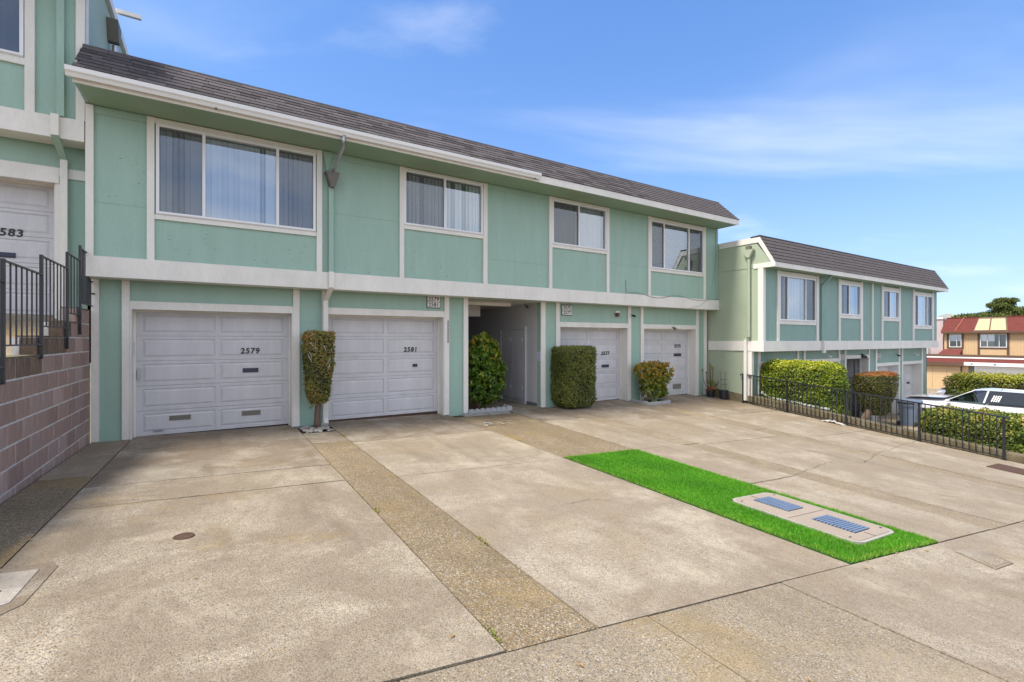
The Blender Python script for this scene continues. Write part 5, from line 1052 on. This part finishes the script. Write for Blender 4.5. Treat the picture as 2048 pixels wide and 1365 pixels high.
# wheelie bin
BNV = 7.45
bu_ = on_v(1820, 850, BNV)[0]; bz = -1.74
bz_top = on_v(1820, 801, BNV)[2]
bn = thing('wheelie_bin', 'blue plastic wheeled recycling bin standing behind the sloping railing', 'bin', (bu_, BNV, bz))
def tap(w0, d0, w1, d1, z0, z1, o=0.0): return [(bu_-w0,BNV-d0,z0),(bu_+w0,BNV-d0,z0),(bu_+w0,BNV+d0,z0),(bu_-w0,BNV+d0,z0),(bu_-w1-o,BNV-d1,z1),(bu_+w1,BNV-d1,z1),(bu_+w1,BNV+d1,z1),(bu_-w1-o,BNV+d1,z1)]
MB().hexa(tap(0.26, 0.22, 0.34, 0.28, bz + 0.03, bz_top - 0.10)).build('body', M['bin'], bn); MB().hexa(tap(0.36, 0.30, 0.36, 0.30, bz_top - 0.098, bz_top - 0.05)).build('rim', M['bin'], bn)
MB().hexa(tap(0.37, 0.31, 0.32, 0.26, bz_top - 0.048, bz_top + 0.02, 0.03)).build('lid', M['bin'], bn)
MB().tube([(bu_ - 0.43, BNV - 0.24, bz_top - 0.08), (bu_ - 0.43, BNV + 0.24, bz_top - 0.08)], 0.018, 8).build('handle', M['black'], bn)
for s_ in (-1, 1): MB().tube([(bu_ - 0.27, BNV + s_ * 0.29, bz + 0.13), (bu_ - 0.27, BNV + s_ * 0.23, bz + 0.13)], 0.13, 16).build('wheel', M['tyre'], bn)
MB().quad((bu_ - 0.18, BNV - 0.283, bz_top - 0.24), (bu_ + 0.22, BNV - 0.283, bz_top - 0.24), (bu_ + 0.22, BNV - 0.291, bz_top - 0.18), (bu_ - 0.18, BNV - 0.291, bz_top - 0.18)).build('white_marking', M['white'], bn)

# ------------------------------------------------------------------ car
def smooth_obj(o, lv=2):
    m = o.modifiers.new('sub', 'SUBSURF'); m.levels = lv; m.render_levels = lv
    for p in o.data.polygons: p.use_smooth = True
def make_car(label, paint, loc, rz_, group=None):
    """estate car, nose towards +x in its own frame"""
    car = thing('parked_car', label, 'car', loc, group); car.rotation_euler = (0, 0, rz_)
    def put(mb, name, m, parent=car, sub=0):
        o = link(name, mb.mesh(name, M[m]), None)
        o.parent = parent
        if sub: smooth_obj(o, sub)
        return o
    # body: stations (x, half width, sill z, shoulder z, deck z)
    st = [(2.36, 0.62, 0.36, 0.74, 0.90), (2.28, 0.82, 0.26, 0.86, 1.0), (2.0, 0.89, 0.22, 0.94, 1.06), (1.4, 0.91, 0.22, 0.98, 1.08), (0.85, 0.91, 0.22, 1.0, 1.08), (0.3, 0.91, 0.22, 1.02, 1.07), (-0.8, 0.91, 0.22, 1.02, 1.07), (-1.6, 0.91, 0.24, 1.02, 1.07), (-2.2, 0.86, 0.28, 0.98, 1.04), (-2.36, 0.76, 0.36, 0.84, 0.98)]
    b = MB(); k = 9
    for x, w, zs_, zm, zd in st: b.v += [(x, -w * 0.8, zs_), (x, -w, zs_ + 0.12), (x, -w * 1.0, (zs_ + zm) / 2), (x, -w * 0.985, zm), (x, 0, zd + 0.02), (x, w * 0.985, zm), (x, w * 1.0, (zs_ + zm) / 2), (x, w, zs_ + 0.12), (x, w * 0.8, zs_)]
    # add deck edge by raising the crown line
    for i in range(len(st) - 1):
        for j in range(k): b.f.append((i*k+j, i*k+(j+1) % k, (i+1)*k+(j+1) % k, (i+1)*k+j))
    b.f += [tuple(range(k))[::-1], tuple(range((len(st)-1)*k, len(st)*k))]
    put(b, 'body', paint, sub=2)
    # hood sheet
    h = MB(); hs = [(2.2, 0.66, 0.985), (1.8, 0.78, 1.06), (1.3, 0.81, 1.085), (0.80, 0.82, 1.095)]
    for x, w, z in hs: h.v += [(x, y * w, z + 0.025 * (1 - y * y)) for y in (-1, -0.6, -0.2, 0.2, 0.6, 1)]
    for i in range(3):
        for j in range(5): h.f.append((i*6+j, i*6+j+1, i*6+7+j, i*6+6+j))
    [h.v.__setitem__(i_, (q_[0], q_[1], q_[2] + 0.02)) for i_, q_ in enumerate(h.v)]; put(h, 'hood', paint, sub=1)
    # greenhouse: base and roof lines
    base = [(0.78, 0.72, 1.045), (0.55, 0.82, 1.045), (-2.05, 0.80, 1.05), (-2.25, 0.70, 1.045)]; top = [(0.05, 0.56, 1.45), (-0.25, 0.61, 1.49), (-1.75, 0.60, 1.475), (-1.95, 0.54, 1.43)]
    r = MB(); ring = [(x, -w, z) for x, w, z in top] + [(x, w, z) for x, w, z in top[::-1]]
    up = [(x * 0.97, y * 0.72, z + 0.035) for x, y, z in ring]; r.v = ring + up; n = len(ring)
    r.f = [(i, (i+1) % n, n + (i+1) % n, n + i) for i in range(n)] + [tuple(range(n, 2*n))]
    for s_ in (-1, 1):   # pillars
        for (xa, wa, za), (xb, wb, zb3), t in (((0.78, 0.74, 1.03), (0.05, 0.57, 1.455), 0.06), ((-0.30, 0.83, 1.045), (-0.38, 0.62, 1.475), 0.05), ((-2.12, 0.78, 1.045), (-1.85, 0.59, 1.455), 0.14)):
            r.hexa([(xa - t, s_*(wa+0.012), za), (xa, s_*(wa+0.012), za), (xa, s_*(wa-0.05), za), (xa - t, s_*(wa-0.05), za), (xb - t, s_*(wb+0.012), zb3), (xb, s_*(wb+0.012), zb3), (xb, s_*(wb-0.05), zb3), (xb - t, s_*(wb-0.05), zb3)])
    o = put(r, 'roof', paint)
    for s_ in (-1, 1):
        fw = MB().quad((0.71, s_*0.755, 1.045), (-0.32, s_*0.825, 1.045), (-0.40, s_*0.618, 1.47), (0.02, s_*0.58, 1.45)); put(fw, 'side_window', 'carglass')
        bw_ = MB().quad((-0.37, s_*0.825, 1.045), (-2.06, s_*0.80, 1.045), (-1.84, s_*0.60, 1.455), (-0.44, s_*0.618, 1.47)); put(bw_, 'side_window', 'carglass_dark')
        mr = MB().hexa([(0.70, s_*0.86, 1.02), (0.62, s_*0.86, 1.02), (0.60, s_*1.02, 1.03), (0.74, s_*1.02, 1.03), (0.72, s_*0.86, 1.06), (0.62, s_*0.86, 1.08), (0.60, s_*1.0, 1.10), (0.72, s_*1.0, 1.08)]); put(mr, 'wing_mirror', paint)
        put(MB().box(-0.50, -0.30, s_*0.905 - 0.02, s_*0.905 + 0.02, 0.86, 0.89), 'door_handle', 'rim'); put(MB().box(-1.62, -1.42, s_*0.905 - 0.02, s_*0.905 + 0.02, 0.88, 0.91), 'door_handle', 'rim')
        dc = MB()
        for q_ in range(4):
            x = -0.50 - q_ * 0.06; dc.add([(x, s_*0.80, 1.11), (x - 0.035, s_*0.80, 1.11), (x - 0.10, s_*0.70, 1.33), (x - 0.065, s_*0.70, 1.33)], [(0, 1, 2, 3)])
        put(dc, 'window_stripes', 'white')
        put(MB().prism([(2.30, 0.64), (2.22, 0.80), (1.95, 0.86), (2.0, 0.72)], 'y', s_*0.60, s_*0.84), 'headlight', 'lamp')
        for x in (1.45, -1.45):
            w_ = MB().tube([(x, s_*0.93, 0.33), (x, s_*0.72, 0.33)], 0.33, 24); ty = put(w_, 'wheel', 'tyre'); put(MB().tube([(x, s_*0.94, 0.33), (x, s_*0.80, 0.33)], 0.21, 18), 'rim', 'rim', ty)
    put(MB().quad((0.76, -0.70, 1.05), (0.76, 0.70, 1.05), (0.04, 0.55, 1.45), (0.04, -0.55, 1.45)), 'windshield', 'carglass_dark')
    put(MB().quad((-2.22, 0.68, 1.05), (-2.22, -0.68, 1.05), (-1.93, -0.53, 1.43), (-1.93, 0.53, 1.43)), 'rear_window', 'carglass_dark')
    put(MB().box(2.20, 2.375, -0.5, 0.5, 0.40, 0.54), 'front_grille', 'black'); put(MB().box(2.0, 2.34, -0.7, 0.7, 0.22, 0.32), 'bumper_lip', 'black')
    put(MB().tube([(-0.70, 0.50, 1.49), (-0.80, 0.50, 1.66)], 0.006, 5), 'antenna', 'black')
    return car
CARZ = b2z(25.1, 6.0)
car = make_car('white estate car with dark tinted rear windows parked behind the low hedge', 'carpaint', (25.0, 5.95, -1.70), R(90)); car.scale = (1.0, 1.0, 1.0)
make_car('silver car whose front end shows past the end of the long hedge', 'carsilver', (46.5, 10.9, -2.93), R(90))

# ------------------------------------------------------------------ houses across the side street
TU = 60.0
tan = thing('townhouse', 'tan townhouse with red mansard roof and brown trim across the side street', 'house', (62, 14, -2.9))
ta, tb_ = 4.0, 16.76
TW = [(15.50, 16.40, 0.98, 2.20), (12.46, 14.22, 0.99, 2.20), (8.2, 9.9, 0.99, 2.20)]
def wall_u(v0, v1, z0, z1, ua, ub, holes):
    b = wall_holes(v0, v1, z0, z1, ua, ub, holes); b.v = [(y, x, z) for x, y, z in b.v]; b.f = [f[::-1] for f in b.f]; return b
wall_u(ta, tb_, -3.0, 2.42, TU, TU + 0.15, TW).build('wall', M['tan'], tan)
MB().box(TU + 0.16, TU + 9, ta, tb_, -3.0, 2.4).build('rear_mass', M['tan'], tan)
grv = MB()
v_ = ta
while v_ < tb_:
    if not any(w[0] - 0.2 < v_ < w[1] + 0.2 for w in TW): grv.box(TU - 0.012, TU + 0.001, v_, v_ + 0.025, 0.3, 2.3)
    v_ += 0.2
grv.build('siding_battens', mat('tan_groove', (0.50, 0.34, 0.19), 0.7), tan)
for a, b, z0, z1 in TW:
    f = MB(); w_ = 0.06
    f.box(TU - 0.03, TU + 0.05, a, b, z0, z0 + w_).box(TU - 0.03, TU + 0.05, a, b, z1 - w_, z1).box(TU - 0.03, TU + 0.05, a, a + w_, z0 + w_, z1 - w_).box(TU - 0.03, TU + 0.05, b - w_, b, z0 + w_, z1 - w_)
    for m_ in ([0.62] if b - a < 1.2 else [0.28, 0.72]): f.box(TU - 0.03, TU + 0.05, a + (b - a) * (1 - m_) - 0.02, a + (b - a) * (1 - m_) + 0.02, z0 + w_, z1 - w_)
    wo = f.build('window', M['alu'], tan); MB().quad((TU + 0.02, b, z0), (TU + 0.02, a, z0), (TU + 0.02, a, z1), (TU + 0.02, b, z1)).build('pane', M['glass'], wo)
    MB().quad((TU + 0.13, b, z0), (TU + 0.13, a, z0), (TU + 0.13, a, z1), (TU + 0.13, b, z1)).build('curtain', M['curtain'] if b - a > 1.2 else M['curtain_dark'], wo)
    for v0_, v1_ in ((a - 0.16, a - 0.002), (b + 0.002, b + 0.16)): MB().box(TU - 0.06, TU - 0.001, v0_, v1_, 0.30 if b - a > 1.2 else z0 - 0.12, 2.30).build('brown_post', M['brown'], tan)
    MB().box(TU - 0.05, TU - 0.001, a, b, z0 - 0.12, z0 - 0.002).build('brown_sill', M['brown'], tan)
MB().box(TU - 0.45, TU + 0.2, ta, tb_ + 0.12, 2.29, 2.45).build('eave', M['brown'], tan)
def mans(v0, v1, i0, i1, name, m, proud=0.0): return MB().hexa([(TU - 0.42 - proud, v0, 2.45), (TU - 0.42 - proud, v1, 2.45), (TU + 1, v1, 2.45), (TU + 1, v0, 2.45), (TU + 0.15 - proud, i0, 3.76), (TU + 0.15 - proud, i1, 3.76), (TU + 1, i1, 3.76), (TU + 1, i0, 3.76)]).build(name, m, tan)
mans(14.62, 16.92, 14.36, 16.66, 'red_roof', M['red']); mans(ta, 12.30, ta, 12.48, 'red_roof', M['red'])
mans(12.31, 14.61, 12.49, 14.35, 'brown_gable', M['brown'])
for a, b, c_, d_ in ((12.42, 13.44, 12.58, 13.44), (13.54, 14.50, 13.54, 14.30)): MB().hexa([(TU - 0.44, a, 2.56), (TU - 0.44, b, 2.56), (TU - 0.3, b, 2.56), (TU - 0.3, a, 2.56), (TU + 0.045, c_, 3.62), (TU + 0.045, d_, 3.62), (TU + 0.2, d_, 3.62), (TU + 0.2, c_, 3.62)]).build('gable_panel', M['tan'], tan)
MB().tube([(TU - 0.44, 15.88, 2.47), (TU + 0.13, 15.36, 3.78)], 0.05, 6).build('hip_tile', mat('orange_hip', (0.34, 0.11, 0.06), 0.8), tan)
rt = MB()
for k in range(60):
    v_ = ta + k * 0.21
    if v_ < 16.6 and not 12.4 < v_ < 14.4: rt.box(TU + 0.10, TU + 0.24, v_, v_ + 0.17, 3.74, 3.83)
rt.build('ridge_tiles', M['red'], tan, kind='stuff')
# garage wing in front
GU = 58.0
MB().box(GU, TU - 0.001, 14.52, 18.6, -3.0, -0.45).build('garage_wing', M['tan'], tan)
MB().box(GU - 0.3, TU + 0.0, ta, 18.8, 0.0, 0.12).build('flat_roof_edge', M['gutter'], tan); MB().box(GU - 0.25, TU, ta, 18.75, 0.12, 0.30).build('roof_gravel', M['brown'], tan)
MB().hexa([(GU - 0.45, ta, -0.40), (GU - 0.45, 18.9, -0.40), (GU + 0.5, 18.9, -0.40), (GU + 0.5, ta, -0.40), (GU - 0.28, ta, -0.002), (GU - 0.28, 18.8, -0.002), (GU + 0.5, 18.8, -0.002), (GU + 0.5, ta, -0.002)]).build('skirt_roof', M['red'], tan)
MB().box(GU - 0.46, GU + 0.1, 14.70, 18.9, -0.72, -0.401).build('brown_fascia', M['brown'], tan)
MB().hexa([(TU - 0.9, 15.42, 0.30), (TU - 0.9, 17.0, 0.30), (TU, 17.0, 0.30), (TU, 15.42, 0.30), (TU - 0.2, 15.42, 0.78), (TU - 0.2, 16.75, 0.78), (TU, 16.75, 0.78), (TU, 15.42, 0.78)]).build('small_roof', M['red'], tan)
gd = MB()
for k in range(8): gd.box(GU - 0.04, GU - 0.001, 15.06, 18.0, -2.95 + k * 0.272, -2.95 + k * 0.272 + 0.262)
gdo = gd.build('garage_door', M['tan'], tan); MB().box(GU - 0.05, GU - 0.002, 14.95, 15.05, -2.95, -0.73).build('brown_jamb', M['brown'], tan)
for v_ in (16.0, 17.05): MB().box(GU - 0.046, GU - 0.040, v_, v_ + 0.03, -2.9, -0.8).build('door_joint', mat('tan_joint', (0.36, 0.25, 0.14), 0.7), gdo)
pink = thing('stucco_house', 'pale pink stucco house wall between the green block and the tan townhouse', 'house', (62, 19, -2.9))
MB().box(TU + 0.3, TU + 9, 16.93, 24.0, -3.0, 3.72).build('wall', M['pink'], pink); MB().box(TU + 0.2, TU + 9.1, 16.92, 24.1, 3.72, 3.90).build('parapet', M['white'], pink)
MB().box(TU - 0.5, TU + 0.3, 17.9, 20.0, -3.0, 0.9).build('porch', M['white'], pink)
gy = thing('grey_garage', 'grey garage with wide white door and pale fascia beside the tan garage', 'garage', (58, 10, -2.9))
MB().box(GU + 0.02, TU - 0.01, ta, 14.50, -3.0, -0.45).build('wall', M['grey'], gy); MB().box(GU - 0.50, GU + 0.12, ta, 14.70, -0.64, -0.335).build('fascia', M['gutter'], gy)
for v_ in (14.1, 12.6, 10.8): MB().box(GU - 0.515, GU - 0.50, v_, v_ + 0.16, -0.53, -0.45).build('soffit_vent', M['black'], gy)
MB().box(GU - 0.02, GU + 0.019, 13.94, 14.12, -2.95, -0.70).box(GU - 0.02, GU + 0.019, 8.0, 13.94, -0.85, -0.70).build('door_frame', M['white'], gy); MB().box(GU - 0.005, GU + 0.018, 8.1, 13.93, -2.95, -0.86).build('garage_door', M['white'], gy)

# ------------------------------------------------------------------ trees and hill beyond
def tree(name, label, c, zb, ch, cr, n, leaf, m, layers, group=None):
    o = thing(name, label, 'tree', (c[0], c[1], zb), group); Ps = []
    for (dx, dy, dz, rx, rz2, k) in layers:
        q = RNG.normal(size=(int(n * k), 3)); q /= np.linalg.norm(q, axis=1, keepdims=True); q *= RNG.uniform(0.35, 1, (len(q), 1)) ** 0.4
        cl_ = RNG.integers(0, 14, len(q)); off = RNG.normal(0, 0.35, (14, 3)); q = q * 0.55 + off[cl_] * 0.9
        Ps.append(np.array([c[0] + dx, c[1] + dy, ch + dz]) + q * np.array([rx, rx, rz2]))
    P = np.concatenate(Ps); Nn = P - np.array([c[0], c[1], ch - cr]); link('crown', leaf_mesh('crown', P, Nn, leaf, leaf * 0.55, RNG.normal(0.45, 0.22, len(P)), M[m], 0.7), o)
    t = MB().tube([(c[0], c[1], zb), (c[0] + 0.2, c[1], (zb + ch) / 2), (c[0], c[1], ch)], 0.35, 8, 0.12)
    for (dx, dy, dz, rx, rz2, k) in layers: t.tube([(c[0], c[1], ch + dz * 0.5 - rz2 * 1.2), (c[0] + dx * 0.7, c[1] + dy * 0.7, ch + dz - rz2 * 0.3)], 0.14, 5, 0.04)
    t.build('trunk', M['bark'], o); return o
TX = 150.0
def far(x, y, u=TX): return on_u(x, y, u)
cc = far(2009, 611); tree('cypress_tree', 'tall flat-layered cypress tree rising above the red roof', (cc[0], cc[1]), -4, cc[2], 4, 3600, 0.42, 'l_tree', [(0, 0, 0.9, 1.9, 0.8, 1), (0, 0.3, 0.0, 2.6, 0.8, 1.2), (0, -0.2, -1.1, 2.2, 0.7, 0.9), (0, 0.6, -2.0, 3.2, 0.8, 1.0), (0, 0.2, -3.2, 2.4, 1.0, 0.8)])
lab = ['pale low spreading tree at the end of the treeline behind the red ridge', 'dense dark bushy tree left of the tall cypress behind the roof', 'low rounded tree just under the tall cypress', 'dark tree right of the tall cypress behind the roof', 'dark treetop at the edge of the picture behind the red roof']
for k, (x, y, r_) in enumerate([(1926, 630, 2.6), (1956, 628, 3.2), (1984, 626, 3.0), (2034, 622, 3.4), (2064, 614, 3.8)]):
    p_ = far(x, y, 165); tree('bushy_tree', lab[k], (p_[0], p_[1]), -4, p_[2] - 0.9, 3, 1500, 0.5, 'l_tree', [(0, 0, 0.2, r_, 0.8, 1), (0, 0.5, -1.0, r_ * 1.2, 0.9, 1), (0, -0.4, -2.4, r_ * 1.2, 1.2, 0.8)], 'trees behind the red roof')
hl = MB(); H0 = 1500
pts = [(x, 4 + 76 * math.exp(-((x - 480) / 75.0) ** 2)) for x in range(100, 1000, 20)]
for (a, ha), (b, hb) in zip(pts, pts[1:]): hl.quad((H0, a, -4), (H0, b, -4), (H0 + 250, b, hb - 4), (H0 + 250, a, ha - 4))
o = hl.build('hill', mat('dry_grass_hill', (0.34, 0.34, 0.28), 0.95, 0.3, 0.02), smooth=True); o['kind'] = 'structure'
